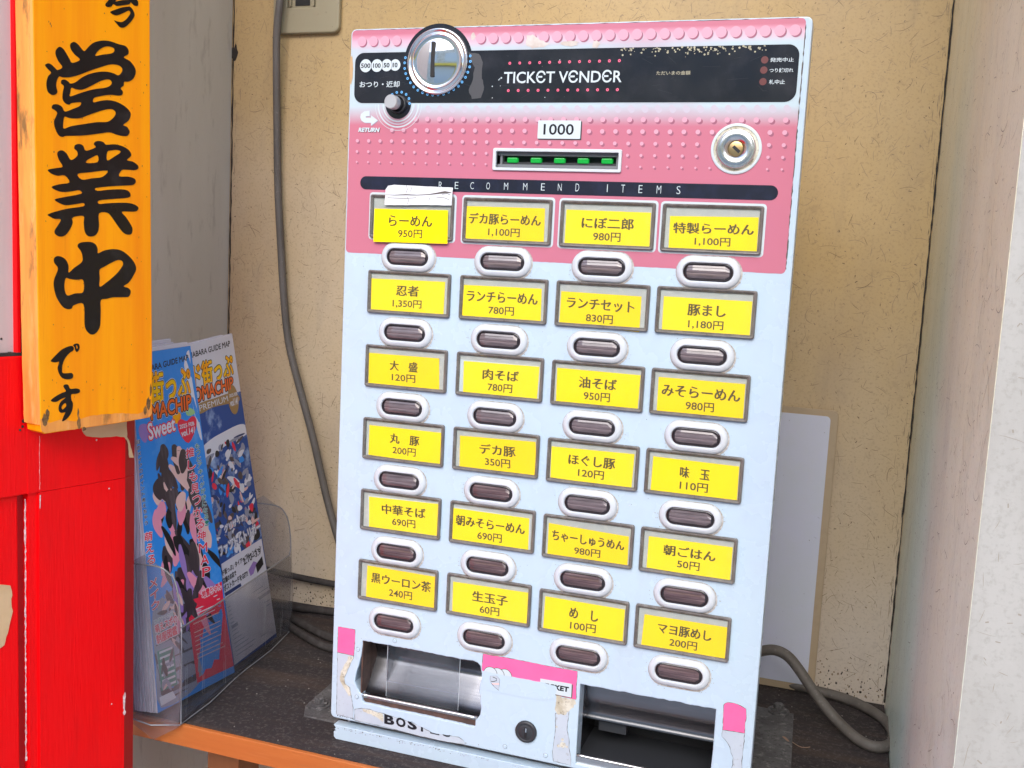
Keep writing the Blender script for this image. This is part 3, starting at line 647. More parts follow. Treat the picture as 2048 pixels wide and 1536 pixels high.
cable('hanging_cable', [(568, -90, 252), (564, -35, 250), (560, 0, 249), (554, 60, 250), (553, 120, 252), (554, 250, 257), (556, 380, 258), (562, 500, 258), (568, 600, 258), (577, 683, 257), (596, 763, 256), (626, 876, 254), (657, 1010, 250), (690, 1120, 245), (720, 1200, 240)], .0039, CABLE,
      'thick grey cable hanging down the back wall from the socket')
def fl(x, y, up=4.5):
    return W(*onp(x, y, 1, SHELF_V - up))
m = MB(); m.add(tube([W(*onp(520, 1135, 2, 250)), W(*onp(560, 1146, 2, 252)), W(*onp(600, 1155, 2, 255)), W(*onp(662, 1167, 2, 255)), W(*onp(760, 1185, 2, 250))], .0035), CABLED, sm=True)
m.build('low_cable', label='dark cable running along the wall behind the brochure holder', cat='cable')
m = MB(); m.add(tube([fl(560, 1208), fl(600, 1216), fl(640, 1220), fl(700, 1228), fl(780, 1236)], .0042), CABLED, sm=True)
m.build('floor_cable', label='dark cable on the shelf, rearmost of the coil between holder and machine', cat='cable')
m = MB(); m.add(tube([fl(560, 1228), fl(590, 1240), fl(625, 1258), fl(665, 1276), fl(730, 1292)], .0042), CABLED, sm=True)
m.build('floor_cable', label='middle cable of the coil lying between holder and machine', cat='cable')
m = MB(); m.add(tube([fl(570, 1246), fl(600, 1266), fl(630, 1284), fl(665, 1297), fl(730, 1308)], .0038), CABLED, sm=True)
m.build('floor_cable', label='front cable of the coil lying between holder and machine', cat='cable')
pts = [W(*onp(1440, 1330, 2, 205)), W(*onp(1490, 1312, 2, 205)), W(*onp(1520, 1303, 2, 203)), W(*onp(1548, 1300, 2, 200)), W(*onp(1575, 1312, 2, 197)), W(*onp(1600, 1342, 2, 193)), W(*onp(1635, 1394, 2, 187)),
       W(*onp(1675, 1442, 2, 181)), fl(1715, 1478, 6), fl(1750, 1494), fl(1778, 1490), fl(1786, 1468), fl(1766, 1438), fl(1725, 1412), fl(1680, 1394), fl(1630, 1381), fl(1580, 1368), fl(1530, 1356), fl(1440, 1340)]
m = MB(); m.add(tube(pts, .0046, 14), CABLE, sm=True); m.build('looped_cable', label='thick grey cable looping out on the shelf right of the machine', cat='cable')

# board leaning against the back wall on the right
bd = thing('backing_board', 'pale lavender board with beige border leaning behind the machine', 'board', backF(250, SHELF_V, 3))
x1, y0 = pan(1678, 823, 258); x2, _ = pan(1665, 829, 258)
m = MB(backF); m.add(fill([rrect(150, y0, x1, SHELF_V - 1, 5)], 3, 6, .4), SHEETE); m.build('border', bd)
m = MB(backF); m.add(fill([rrect(156, y0 + 5.5, x1 - 6.5, SHELF_V - 8, 4)], 6.0, 6.6), SHEETW); m.build('panel', bd)

# metal feet of the machine stand
def foot(pts, ctr, label):
    t = thing('metal_foot', label, 'bracket', shelfF(ctr[0], ctr[1], 0))
    m = MB(shelfF); m.add(fill([pts], 0.05, 1.6, .3), FOOT); m.build('plate', t)
    for r, h0, h1 in ((9.5, 1.6, 3.0), (7.0, 3.0, 4.6)):
        m = MB(shelfF); m.add(lathe(ctr[0], ctr[1], [(r, h0), (r, h1 - .3), (r - .4, h1), (r * .45, h1)], 32), FOOT); m.build('washer', t)
    m = MB(shelfF); m.add(lathe(ctr[0], ctr[1], [(4.6, 4.6), (4.6, 8.2), (3.6, 9)], 6), FOOT); m.build('bolt_head', t)
    return t
foot([(225, 60), (299, 60), (294, 205), (225, 210)], (281, 212 - 8), 'dusty flat metal plate with stacked washers right of the machine')
foot([(-90, 24), (-98, 40), (-101, 92), (-60, 92), (-60, 24)], (-88, 46), 'dusty metal bracket with washer left of the machine')

# ================================================================== TICKET MACHINE
TM = thing('ticket_machine', 'pink and white meal ticket machine with yellow price cards on the shelf', 'ticket machine', W(110, SHELF_V, 90))
DL, DR, DT, DB = -52.4, 272.8, -163.0, 365.5
TRu0, TRv0, TRu1, TRv1 = 149.0, 300.8, 246.2, 361.5
m = MB(); CF = lambda x, y, z: W(x, -z, y)
m.add(boxm(DL + 8, DR - 42, 14.5, 185, -286, -(DT + 4)), CABINET, CF); m.add(boxm(DL + 8, DR - 42, 68, 185, -(DB + 17.8), -286.2), CABINET, CF)
m.add(boxm(DL + 8, DL + 10, 14.5, 68, -(DB + 17.8), -286.2), CABINET, CF); m.add(boxm(TRu1 + 5, TRu1 + 7, 14.5, 68, -(DB + 17.8), -286.2), CABINET, CF); m.add(boxm(DL + 10, TRu1 + 5, 14.5, 68, -(DB + 17.8), -(DB + 15)), CABINET, CF)
m.build('cabinet', TM)
# torn left opening, right opening, bill slot hole
hl = [pan(640 + x / 5.19, 1240 + y / 5.19) for x, y in [(443,218),(700,262),(1000,318),(1250,368),(1440,405)]] + \
     [pan(900 + x / 6., 1280 + y / 6.) for x, y in [(100,232),(200,243),(270,250),(330,275),(362,315),(370,370),(382,420),(380,465),(355,520),(352,570),(345,620),(362,680),(357,740),(370,830),(357,900),(325,945),(303,965),(300,1030),(283,1042)]] + \
     [pan(640 + x / 5.19, 1240 + y / 5.19) for x, y in [(1250,1030),(1000,975),(700,912),(490,866),(455,858),(440,838),(437,768),(410,750),(392,715),(380,690),(362,640),(368,600),(372,570),(385,520),(397,490),(410,440),(425,380),(436,300)]]
TLh = jag(hl, .22, 2.2)
TRh = [(TRu0, TRv0)] + [(TRu0 + k * (TRu1 - TRu0) / 24, TRv0 + random.uniform(-.35, .35)) for k in range(1, 24)] + [(TRu1, TRv0), (TRu1, TRv0 + 30), (TRu1 - .3, TRv0 + 40), (TRu1 - .9, TRv1), (TRu0, TRv1)]
BSu0, BSv0, BSu1, BSv1 = 62.9, -79.0, 155.6, -63.6
bh = rrect(BSu0 + 2.4, BSv0 + 2.2, BSu1 - 2.2, BSv1 - 2.0, .5, 2)
m = MB(panelF); m.add(fill([rrect(DL, DT, DR, DB, 4.0), TLh[::-1], TRh[::-1], bh[::-1]], -14, 0, .9), WHITE); m.build('door_panel', TM)
# pink sticker
m = MB(panelF)
pe = jag(rrect(DL + 1.1, DT + .9, DR - 4.2, -1.0, 3.0), .10, 3)
m.add(fill([pe, bh[::-1]], .12), PINK)
m.add(ribbon([(DR - 4.1 + random.uniform(-.15, .15), y) for y in range(-158, -3, 2)], [random.choice((.1, .3, .6, .9)) for _ in range(-158, -3, 2)], .2), EDGE)
m.add(ribbon([(x, DT + .9 + random.uniform(-.1, .1)) for x in range(-48, 266, 3)], [random.choice((.08, .2, .45)) for _ in range(-48, 266, 3)], .2), EDGE)
m.build('pink_sticker', TM)
# printed dots
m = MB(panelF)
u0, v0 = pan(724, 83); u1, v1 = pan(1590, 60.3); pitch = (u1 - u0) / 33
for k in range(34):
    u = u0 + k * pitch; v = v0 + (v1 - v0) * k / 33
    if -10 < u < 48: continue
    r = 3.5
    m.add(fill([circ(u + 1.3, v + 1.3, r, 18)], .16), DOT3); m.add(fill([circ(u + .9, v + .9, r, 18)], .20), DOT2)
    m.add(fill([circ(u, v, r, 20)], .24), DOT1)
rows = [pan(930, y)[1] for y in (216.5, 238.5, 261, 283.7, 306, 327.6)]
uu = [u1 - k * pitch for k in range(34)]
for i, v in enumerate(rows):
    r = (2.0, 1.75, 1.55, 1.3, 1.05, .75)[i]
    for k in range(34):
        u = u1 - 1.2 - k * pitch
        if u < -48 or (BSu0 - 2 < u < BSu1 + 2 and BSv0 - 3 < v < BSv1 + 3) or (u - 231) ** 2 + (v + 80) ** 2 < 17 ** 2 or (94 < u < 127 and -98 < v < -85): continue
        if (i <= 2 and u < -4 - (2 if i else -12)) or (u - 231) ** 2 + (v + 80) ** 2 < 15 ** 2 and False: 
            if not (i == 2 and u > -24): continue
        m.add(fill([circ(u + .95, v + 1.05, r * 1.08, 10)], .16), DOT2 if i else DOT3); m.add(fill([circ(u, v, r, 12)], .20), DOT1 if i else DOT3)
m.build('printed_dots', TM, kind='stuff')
# stains on the sticker
m = MB(panelF)
SH_ = [.28]
def stain(px, py, rx, ry, mat, h=.28, n=14):
    a, v = pan(px, py); lp = [(a + rx * random.uniform(.6, 1.1) * math.cos(6.283 * k / n), v + ry * random.uniform(.6, 1.1) * math.sin(6.283 * k / n)) for k in range(n)]
    SH_[0] += .012; m.add(fill([lp], SH_[0]), mat)
STAINM = mk('old_tape_stain', (.50, .42, .36), .6, layers=[('n', 120, I3, .4, .65, (.62, .58, .55), .9)])
for p in ((946, 73, 2, 3), (1063, 82, 6, 5), (1075, 88, 9, 3), (1140, 88, 7, 2.2), (1192, 88, 3, 3)): stain(*p, STAINM)
stain(703, 130, 1.5, 9, mk('brown_tape', (.50, .33, .17), .5)); stain(703, 145, 1.5, 9, MATS['brown_tape'], .30)
m.build('sticker_stains', TM, kind='stuff')

# black top panel with the round bulge of the coin slot and of the return knob
CU, CVv = pan(876, 123.5)
KU, KV = pan(798, 209)
bl, bt = pan(712, 107); br_, bb = pan(1600, 206); bt = -146.0; bb = -110.2; bl = -48.2; br_ = 266.2
m = MB(panelF)
m.add(fill([rrect(bl, bt, br_, bb, 7, 8)], .34), BLACKP)
m.add(fill([circ(CU, CVv, 26.3, 64)], .36), BLACKP)
KB = pan(797, 209)
m.add(fill([circ(KB[0], KB[1], 10.2, 40)], .38), BLACKP)
m.build('black_panel', TM)
m = MB(panelF)
lo = [p for p in circ(KB[0], KB[1], 1, 64) if p[1] > KB[1] + .0]
for r0, w_, mat in ((12.0, 1.0, WPRINT), (14.0, .9, DOT3), (16.0, 1.0, WPRINT), (18.4, .35, WPRINT)):
    pts = [(KB[0] + r0 * math.cos(a), KB[1] + r0 * math.sin(a)) for a in [math.pi * k / 36 for k in range(37)] if KB[1] + r0 * math.sin(a) > bb + .3]
    m.add(ribbon(pts, w_, .30), mat)
# wear flecks on the black panel
for i in range(110):
    u = random.uniform(150, 246); v = bt + .4 + abs(random.gauss(0, 1)) * 2.2
    m.add(fill([jag(circ(u, v, random.uniform(.2, .8), 6), .15, .5)], .42), YPRINT)
for px, py in ((998, 160), (1003, 156), (985, 173), (1000, 158), (1001, 172), (1101, 160), (985, 196), (1120, 120), (1090, 195)):
    u, v = pan(px, py); m.add(fill([circ(u, v, random.uniform(.25, .7), 7)], .42), WPRINT)
sm_ = mk('rubbed_patch', (.05, .052, .058), .5)
m.add(fill([jag([pan(*p) for p in ((938, 105), (958, 108), (966, 125), (964, 150), (968, 180), (962, 196), (944, 198), (938, 180), (946, 160), (950, 135), (942, 120))], .5, 2)], .40), sm_)
smg = mk('panel_smudge', (.016, .0175, .0235), .30)
for i in range(40):
    u, v = random.uniform(bl + 4, br_ - 4), random.uniform(bt + 3, bb - 3); a_ = random.gauss(.3, .6); l_ = random.uniform(3, 14)
    m.add(ribbon([(u, v), (u + l_ * math.cos(a_), v + l_ * .5 * math.sin(a_))], .1, .405), smg)
m.build('panel_wear', TM, kind='stuff')
m = MB(panelF)
def ptxt(s, x0, x1, y0, y1, mat, bold=0., h=.45, shear=0., mb=None):
    a = pan(x0, (y0 + y1) / 2); c = pan(x1, (y0 + y1) / 2); t_ = pan((x0 + x1) / 2, y0); b_ = pan((x0 + x1) / 2, y1)
    (mb or m).add(text(s, (a[0] + c[0]) / 2, (t_[1] + b_[1]) / 2, c[0] - a[0], b_[1] - t_[1], bold, h, shear), mat)
ptxt('TICK\u0404T V\u0404ND\u0404R', 1008.5, 1244, 141, 166, WPRINT, .012)
for k in range(12):
    for (xa, ya, xb, yb) in ((1020, 126.7, 1239, 121.5), (1017, 181.3, 1235, 179.5)):
        u, v = pan(xa + (xb - xa) * k / 11, ya + (yb - ya) * k / 11); m.add(fill([circ(u, v, 1.0, 12), circ(u, v, .35, 8)[::-1]], .45), PINKPR)
for x, y in [(760,380),(750,450),(750,527),(765,597),(790,663),(828,722),(873,778),(930,824),(993,857),(1060,880),(1132,890),(1205,887),(1280,878),(1350,850),(1418,815),(1483,768),(1533,712),(1580,648),(1612,578),(1637,505),(1647,430),(1645,355),(580,882),(643,853),(709,850),(770,880),(808,937),(817,1005)]:
    u, v = pan(700 + x / 6.827, 60 + y / 6.827); m.add(fill([circ(u, v, .95, 12), circ(u, v, .38, 8)[::-1]], .45), BLUEPR)
for k, (x, y, r, s, w_) in enumerate(((220, 490, 82, '500', 128), (372, 488, 80, '100', 104), (505, 483, 76, '50', 80), (622, 480, 72, '10', 62))):
    u, v = pan(700 + x / 6.827, 60 + y / 6.827); rr = r / 6.827 * .385
    hh = .62 - k * .05
    m.add(fill([circ(u, v, rr, 32)], hh), WPRINT); m.add(fill([circ(u, v, rr + .25, 32)], hh - .02), BLACKP)
    ptxt(s, 700 + (x - w_ / 2) / 6.827, 700 + (x + w_ / 2) / 6.827, 60 + (y - 32) / 6.827, 60 + (y + 32) / 6.827, PBLACK, .025, .66)
ptxt('おつり・返却', 719.8, 799.5, 162.5, 175, WPRINT, .012)
ptxt('ただいまの金額', 1313, 1381, 142, 150, YPRINT, .006)
ptxt('発売中止', 1540.5, 1588, 115.5, 124, WPRINT, .012); ptxt('つり銭切れ', 1539, 1587, 136.5, 145, WPRINT, .012); ptxt('札中止', 1538, 1570, 159.5, 168.5, WPRINT, .012)
for x, y in ((1529.6, 120), (1527.7, 140.4), (1526, 163.6)):
    u, v = pan(x, y); m.add(fill([circ(u, v, 2.3, 20)], .45), REDLAMP)
m.build('panel_lettering', TM, kind='stuff')
# arrow and RETURN
m = MB(panelF)
arr = [(272,1102),(200,1110),(152,1148),(143,1195),(160,1240),(205,1268),(290,1268),(290,1308),(385,1235),(290,1165),(288,1200),(225,1200),(213,1188),(225,1178),(272,1176)]
m.add(fill([[pan(700 + x / 6.827 + .9, 60 + y / 6.827 + .7) for x, y in arr]], .3), PGREY); m.add(fill([[pan(700 + x / 6.827, 60 + y / 6.827) for x, y in arr]], .4), WPRINT)
ptxt('RETURN', 717.5, 761, 256, 265, PBLACK, .05, .32, .2); ptxt('RETURN', 717, 760, 255.5, 264.3, WPRINT, .05, .40, .2)
m.build('return_mark', TM)

# coin slot
cs = MB(panelF)
cs.add(lathe(CU, CVv, [(23.2, .3), (23.2, 1.6), (22.6, 2.4), (21.8, 2.5), (21.0, 1.6), (20.4, 1.0), (19.9, 1.4), (19.3, 2.0), (18.7, 2.1)], 72, cap=False), CHROME, sm=True)
coin = cs.build('coin_slot', TM)
m = MB(panelF)
m.add(lathe(CU, CVv, [(18.7, 2.1), (18.1, 1.5), (15, 2.1), (10, 2.8), (6, 3.2), (2, 3.4), (.3, 3.42)], 72), CHROME, sm=True); m.build('slot_plate', coin)
a, c = pan(876, 87, 3.4), pan(870, 158, 3.4)
m = MB(panelF); m.add(fill([rrect((a[0] + c[0]) / 2 - 1.4, a[1], (a[0] + c[0]) / 2 + 1.4, c[1], .7, 3)], 1.0, 3.75), BLACKM); m.build('coin_opening', coin)
# return knob
KNOBM = mk('knob_satin', (.62, .62, .63), .32, .75)
kn = MB(panelF); kn.add(lathe(KB[0], KB[1], [(6.6, .4), (6.6, 2.0), (6.0, 2.6), (5.4, 2.6), (5.2, 1.2)], 40), DARKPL, sm=True); knob = kn.build('return_knob', TM)
m = MB(panelF); m.add(lathe(KB[0], KB[1], [(4.1, 1), (4.1, 12.0)], 36), DARKPL, sm=True); m.add(lathe(KB[0], KB[1], [(5.0, 7.0), (5.0, 13.0), (4.6, 13.5)], 36), KNOBM); m.build('knob_stem', knob)
# 1000 plate
a = pan(1077, 241); c = pan(1160.5, 278)
m = MB(panelF); m.add(fill([rrect(a[0] + .5, a[1] + .6, c[0] + .8, c[1] + .8, .3, 2)], .3), DARKPL); m.add(fill([rrect(a[0], a[1], c[0], c[1], .4, 2)], .5), WPRINT)
ptxt('1000', 1087.5, 1148, 248, 270, PBLACK, .014, .56); m.build('bill_label', TM)
# bill slot
m = MB(panelF)
m.add(fill([rrect(BSu0, BSv0, BSu1, BSv1, 1.2, 4), rrect(BSu0 + 2.4, BSv0 + 2.2, BSu1 - 2.2, BSv1 - 2.0, .5, 2)[::-1]], -10, 1.6, .35), CHROMER if False else BUTTON)
bill = m.build('bill_slot', TM)
m = MB(panelF)
xL, xR, yT, yB = BSu0 + 2.4, BSu1 - 2.2, BSv0 + 2.2, BSv1 - 2.0
m.add(boxm(xL, xR, yT, yB, -9.8, -9.2), BLACKM); m.add(boxm(xL, xR, yT, yT + 2.4, -9.2, -2.5), GREYPL); m.add(boxm(xL, xR, yB - 2.6, yB, -9.2, -1.8), GREYPL)
m.add(boxm(xL + 1.8, xL + 3.4, yT + 2.4, yB - 2.6, -9.2, -3), GREYPL); m.add(boxm(xR - 2.4, xR, yT + 2.4, yB - 2.6, -9.2, -3), GREYPL)
m.add(boxm(xL + 3.4, xR - 2.4, yB - 4.4, yB - 2.6, -9.2, -4.5), DARKPL)
m.build('slot_interior', bill)
for x in (1025, 1072, 1119, 1166, 1214):
    u, v = pan(x, 320.5 + (x - 1025) * .011, 4.0)
    m = MB(panelF); lp = rrect(u - 3.9, v - 1.9, u + 3.9, v + 1.7, .8, 3)
    m.add(fill([lp], -7, -3.2, .7), LED); m.build('green_lamp', bill)
# lock
LU, LV = 231.2, -80.4
m = MB(panelF); m.add(lathe(LU, LV, [(16.4, .2), (16.2, .8), (15.2, 1.0), (14.6, 1.0)], 60, cap=False), WPRINT); m.add(lathe(LU, LV, [(14.6, 1.0), (14.3, .4), (13.2, .3), (12.8, .6)], 60, cap=False), GLUE)
m.add(lathe(LU, LV, [(12.8, .4), (12.6, 2.4), (11.8, 3.0), (11.2, 2.7), (10.6, 3.0), (5.4, 3.2), (5.2, 1.5)], 60), CHROMER, sm=True)
lock = m.build('cylinder_lock', TM)
m = MB(panelF); m.add(lathe(LU, LV, [(5.0, 1.4), (4.9, 2.6), (4.2, 2.8)], 36), BRASS, sm=True)
m.add(fill([[(LU - 2.4, LV - .6), (LU + 1.9, LV + 3.2), (LU + 3.2, LV + 1.6), (LU - .9, LV - 2.0)]], 2.75, 2.95), BLACKM); m.build('keyhole', lock)
# RECOMMEND ITEMS bar
m = MB(panelF); m.add(fill([stadium(109.5, -52.7, 301, 9.6, 12)], .30), NAVYP)
def ch(s, px, py, hpx=12.5, wmm=None):
    u, v = pan(px, py); hmm = hpx * .372
    m.add(text(s, u, v, wmm, hmm, -.012, .42), WPRINT)
S1 = 4.518
for s, x in (('R', 820), ('E', 965), ('C', 1105), ('O', 1250), ('M', 1412), ('M', 1585), ('E', 1745), ('N', 1897)):
    xx = 700 + x / S1; ch(s, xx, 370.3 + (xx - 880) * .018, 13, 3.0 if s in 'M' else (2.7 if s != 'I' else None))
for s, x in (('D', 205), ('I', 428), ('T', 545), ('E', 675), ('M', 812), ('S', 958)):
    xx = 1100 + x / 3.724; ch(s, xx, 375.0 + (xx - 1155) * .026, 14, 3.0 if s == 'M' else (2.6 if s != 'I' else .5))
m.build('recommend_bar', TM)

# ------------------------------------------------------------------ buttons: one built, 23 copied
def tmloc(u, v): return W(u, v, 0) - WORLD['ticket_machine']
def make_button(core):
    m = MB(panelF)
    m.add(fill([stadium(.4, .3, 44.4, 22.8, 12)], .26), BGRIME)
    def st(w_, h_): return stadium(0, 0, w_, h_, 12)
    m.add(loft([(st(43, 21.2), .1), (st(42.8, 21.0), .7), (st(41.8, 20.0), 1.5), (st(39.8, 18.0), 2.2), (st(37, 15.4), 2.7), (st(34.6, 13.2), 2.9), (st(33.8, 12.4), 2.6), (st(33.3, 12.0), 1.2)]), BUTTON, sm=True)
    o = m.build('button', TM, origin=W(0, 0, 0)); o.location = tmloc(0, 0)
    m = MB(panelF)
    m.add(loft([(st(33.4, 12.1), .8), (st(32.9, 11.6), 2.2), (st(31.6, 10.6), 2.5), (st(30.6, 9.8), 1.4)]), LENSD)
    lens = m.build('button_lens', o, origin=W(0, 0, 0))
    m = MB(panelF)
    prof = [(-4.6, 1.2), (-4.2, 2.1), (-2.9, 2.5), (-2.6, 2.2), (-1.0, 2.6), (.4, 2.65), (.7, 2.35), (2.6, 2.5), (3.6, 2.2), (4.2, 1.9), (4.6, 1.2)]
    v = []; f = []
    for x in (-14.2, -13.2, -10.2, 10.4, 11.2, 14.2):
        e = .55 if abs(x) > 14 else (.95 if abs(x) > 13 else 1)
        for y, h in prof: v.append((x, y * (e if abs(x) > 13 else 1), h if abs(x) < 12 else h * .82))
    K = len(prof)
    for i in range(5):
        for k in range(K - 1): f.append((i * K + k, i * K + k + 1, (i + 1) * K + k + 1, (i + 1) * K + k))
    m.add((v, f), core); 
    m.build('lens_core', o, origin=W(0, 0, 0))
    return o
def ucol(c): return (0.2, 73.9, 146.3, 219.0)[c]
def vrow(r): return (.4, 56.1, 111.9, 167.6, 223.3, 279.0)[r]
protoA = make_button(LENSC); protoB = make_button(LENSR); used = set()
def place_button(c, r):
    p = protoB if (r >= 4 or (r == 3 and c == 1)) else protoA
    if p.name not in used: used.add(p.name); o = p
    else:
        o = p.copy(); COL.objects.link(o)
        for chd in p.children:
            q = chd.copy(); COL.objects.link(q); q.parent = o
    o.location = tmloc(ucol(c), vrow(r)); return o
# ------------------------------------------------------------------ label windows
CARDS = {
 (0,0): ('らーめん','950円',86,(750.9,417.5),(897.7,420.8),(896.5,487.7),(748.7,483.5)), (1,0): ('デカ豚らーめん','1,100円',143,(932.4,412),(1090.2,416.8),(1087.3,487.7),(928.4,480.6)),
 (2,0): ('にぼ二郎','980円',103,(1133,419),(1302,425.2),(1298.7,496.3),(1128.7,489.6)), (3,0): ('特製らーめん','1,100円',161,(1340.3,431.9),(1517.6,434.6),(1513,506.3),(1336.8,499)),
 (0,1): ('忍者','1,350円',45,(743,556.7),(890.2,563.7),(886.7,630),(741.8,621.7)), (1,1): ('ランチらーめん','780円',141,(928,569.6),(1083.4,577.3),(1081.1,644.8),(924,633.8)),
 (2,1): ('ランチセット','830円',135,(1122.8,582.3),(1283.1,593),(1278.6,664.2),(1118.3,647.5)), (3,1): ('豚まし','1,180円',76,(1327.7,592.5),(1504.9,603),(1498.8,675.5),(1323.4,663.7)),
 (0,2): ('大　盛','120円',55,(738.3,705.5),(878.4,716.9),(878.4,780),(737,765.7)), (1,2): ('肉そば','780円',72,(927.8,721.8),(1079.1,733.5),(1073.7,800.9),(925.8,786.6)),
 (2,2): ('油そば','950円',76,(1114.4,735.4),(1281.3,750.5),(1275,820.3),(1111.8,804.2)), (3,2): ('みそらーめん','980円',157,(1317.4,753.7),(1490.8,768.3),(1485.6,840.7),(1313.1,824.6)),
 (0,3): ('丸　豚','200円',59,(738.9,850),(882.9,865.7),(879.9,929.4),(737,909.3)), (1,3): ('デカ豚','350円',71,(920,871.2),(1070.9,883.9),(1073.7,953.2),(919,933.7)),
 (2,3): ('ほぐし豚','120円',94,(1103.2,892.7),(1269,908.4),(1262.6,977.1),(1100.8,954.6)), (3,3): ('味　玉','110円',59,(1306.7,912.7),(1478.5,933.1),(1473.6,1003.4),(1300.9,981.4)),
 (0,4): ('中華そば','690円',87,(738,993.3),(877.5,1008.3),(879,1072.4),(738,1053)), (1,4): ('朝みそらーめん','690円',139,(905,1015.6),(1058.6,1037),(1056,1103.5),(903,1080)),
 (2,4): ('ちゃーしゅうめん','980円',146,(1097.7,1046),(1257.8,1073.4),(1254.7,1132),(1094.5,1110.5)), (3,4): ('朝ごはん','50円',105,(1297.7,1072.3),(1465.6,1095),(1459.8,1162),(1293,1134.8)),
 (0,5): ('黒ウーロン茶','240円',120,(734.8,1131),(872,1154),(870.7,1218.6),(731.9,1193)), (1,5): ('生玉子','60円',71,(906.3,1163.3),(1056.3,1185.5),(1054.7,1252),(904.3,1225.8)),
 (2,5): ('め　し','100円',58,(1090.6,1192.6),(1250,1219.5),(1245,1285),(1086,1259.8)), (3,5): ('マヨ豚めし','200円',108,(1289.2,1228.6),(1455.3,1255),(1449.2,1320.9),(1282.2,1291.5)),
}
def make_holder():
    m = MB(panelF)
    x0, x1, y0, y1 = -33.2, 33.2, -15.9, 15.9
    def rr(d, r=1.6): return rrect(x0 + d, y0 + d, x1 - d, y1 - d, max(.2, r - d * .4), 4)
    m.add(loft([(rr(0), .3), (rr(.15), 2.0), (rr(.7), 2.7), (rr(1.2), 2.6), (rr(2.4), 1.5), (rr(2.6), .9)], cap=False), FRAME)
    o = m.build('label_holder', TM, origin=W(0, 0, 0))
    m = MB(panelF); m.add(fill([rr(2.0)], .62), GREYCARD); m.build('backing_card', o, origin=W(0, 0, 0))
    m = MB(panelF); m.add(fill([rr(1.0)], 1.9, 2.3, .1), COVER); m.build('clear_cover', o, origin=W(0, 0, 0))
    return o
hp = make_holder(); hkids = list(hp.children); first = True
ring = MB(panelF)
for (c, r), (nm, pr, wpx, *q) in CARDS.items():
    place_button(c, r)
    u = ucol(c) + (1.7 if c < 3 else 0); v = vrow(r) - 29.2 + (r - 1) * (-.32 if c < 2 else -.05) + (0 if r else -1.6)
    if r == 0: v = -28.6 + .15 * c
    if first: o = hp; first = False
    else:
        o = hp.copy(); COL.objects.link(o)
        for chd in hkids:
            k = chd.copy(); COL.objects.link(k); k.parent = o
    o.location = tmloc(u, v); WORLD[o.name] = W(u, v, 0)
    if r == 0:
        ring.add(fill([rrect(u - 34.7, v - 17.4, u + 34.7, v + 17.2, 2.6, 4)], .22), WPRINT)
    P = [pan(x, y, -1.0) for x, y in q]; P = [(p[0], p[1]) for p in P]
    hc = 2.75 if (c, r) == (0, 0) else 1.0
    cm = MB(panelF)
    if (c, r) == (0, 0): pass
    cm.add((([(p[0], p[1], hc) for p in P] + [(p[0], p[1], hc - .3) for p in P]), [(0, 1, 2, 3), (0, 1, 5, 4), (1, 2, 6, 5), (2, 3, 7, 6), (3, 0, 4, 7)]), YELLOWS[(c * 2 + r) % 3])
    if (c, r) in ((1, 2), (1, 4), (0, 4)):      # a white slip peeking out behind
        E_ = [(P[0][0] - (4 if (c, r) == (1, 2) else 1), P[0][1] - 1.0), (P[1][0] + .8, P[1][1] - .2), (P[2][0] + .9, P[2][1] - .2), (P[3][0] - (4 if (c, r) == (1, 2) else 1), P[3][1] - .3)]
        cm.add(([(p[0], p[1], hc - .32) for p in E_], [(0, 1, 2, 3)]), WPRINT)
    pxw = math.dist(q[0], q[1]); mmw = math.dist(P[0], P[1]); sc = mmw / pxw
    n0 = wpx * sc / mmw / 2
    shift = {(0,0):-.0,(0,1):-.0,(2,0):0,(0,2):.0}.get((c, r), 0)
    def cq(x0, x1, y0, y1):
        def at(s_, t_): return tuple((1 - s_) * (1 - t_) * P[0][j] + s_ * (1 - t_) * P[1][j] + s_ * t_ * P[2][j] + (1 - s_) * t_ * P[3][j] for j in (0, 1))
        return [at(x0, y0), at(x1, y0), at(x1, y1), at(x0, y1)]
    cx = .5
    yA = {0: .20, 1: .18}.get(r, .20)
    for dx_, dh_ in ((-.0045, 0), (.0, .01), (.0045, .02)): cm.add(textq(nm, cq(cx - n0 + dx_, cx + n0 + dx_, yA - .01 + dx_, yA + .31 + dx_), .004, hc + .05 + dh_), CARDINK)
    wp = {3: 15.5, 4: 19.2, 6: 23.6}[len(pr)] / mmw / 2
    cm.add(textq(pr, cq(cx - wp, cx + wp, .60, .86), .018, hc + .05), CARDINK)
    cm.build('price_card', o, origin=W(u, v, 0), label='yellow price card taped over the holder edge' if (c, r) == (0, 0) else None).location = (0, 0, 0)
ring.build('holder_outlines', TM)
# masking tape over the first holder
tp = [(345,97),(400,88),(460,92),(600,98),(760,106),(930,115),(925,160),(918,275),(760,272),(600,270),(450,272),(312,270),(318,200),(322,130)]
m = MB(panelF); P = [pan(700 + x / S1, 350 + y / S1, -3) for x, y in tp]
m.add(fill([jag(P, .12, 2)], 2.8, 3.1), TAPE)
fold = [(322,178),(400,182),(500,178),(600,182),(720,176),(860,155),(918,160)]
m.add(ribbon([pan(700 + x / S1, 350 + y / S1, -3) for x, y in fold], [.25, .4, .8, .5, .6, 1.6, .4], 3.2), EDGE)
for f_ in ([(510,92),(520,130),(505,165)], [(340,205),(500,212),(600,205)], [(520,200),(530,230),(520,262)], [(720,205),(712,240)], [(780,200),(850,205),(900,225)], [(560,110),(548,150)], [(830,175),(880,168),(905,180)]):
    m.add(ribbon([pan(700 + x / S1, 350 + y / S1, -3) for x, y in f_], .3, 3.2), EDGE)
m.build('masking_tape', TM)

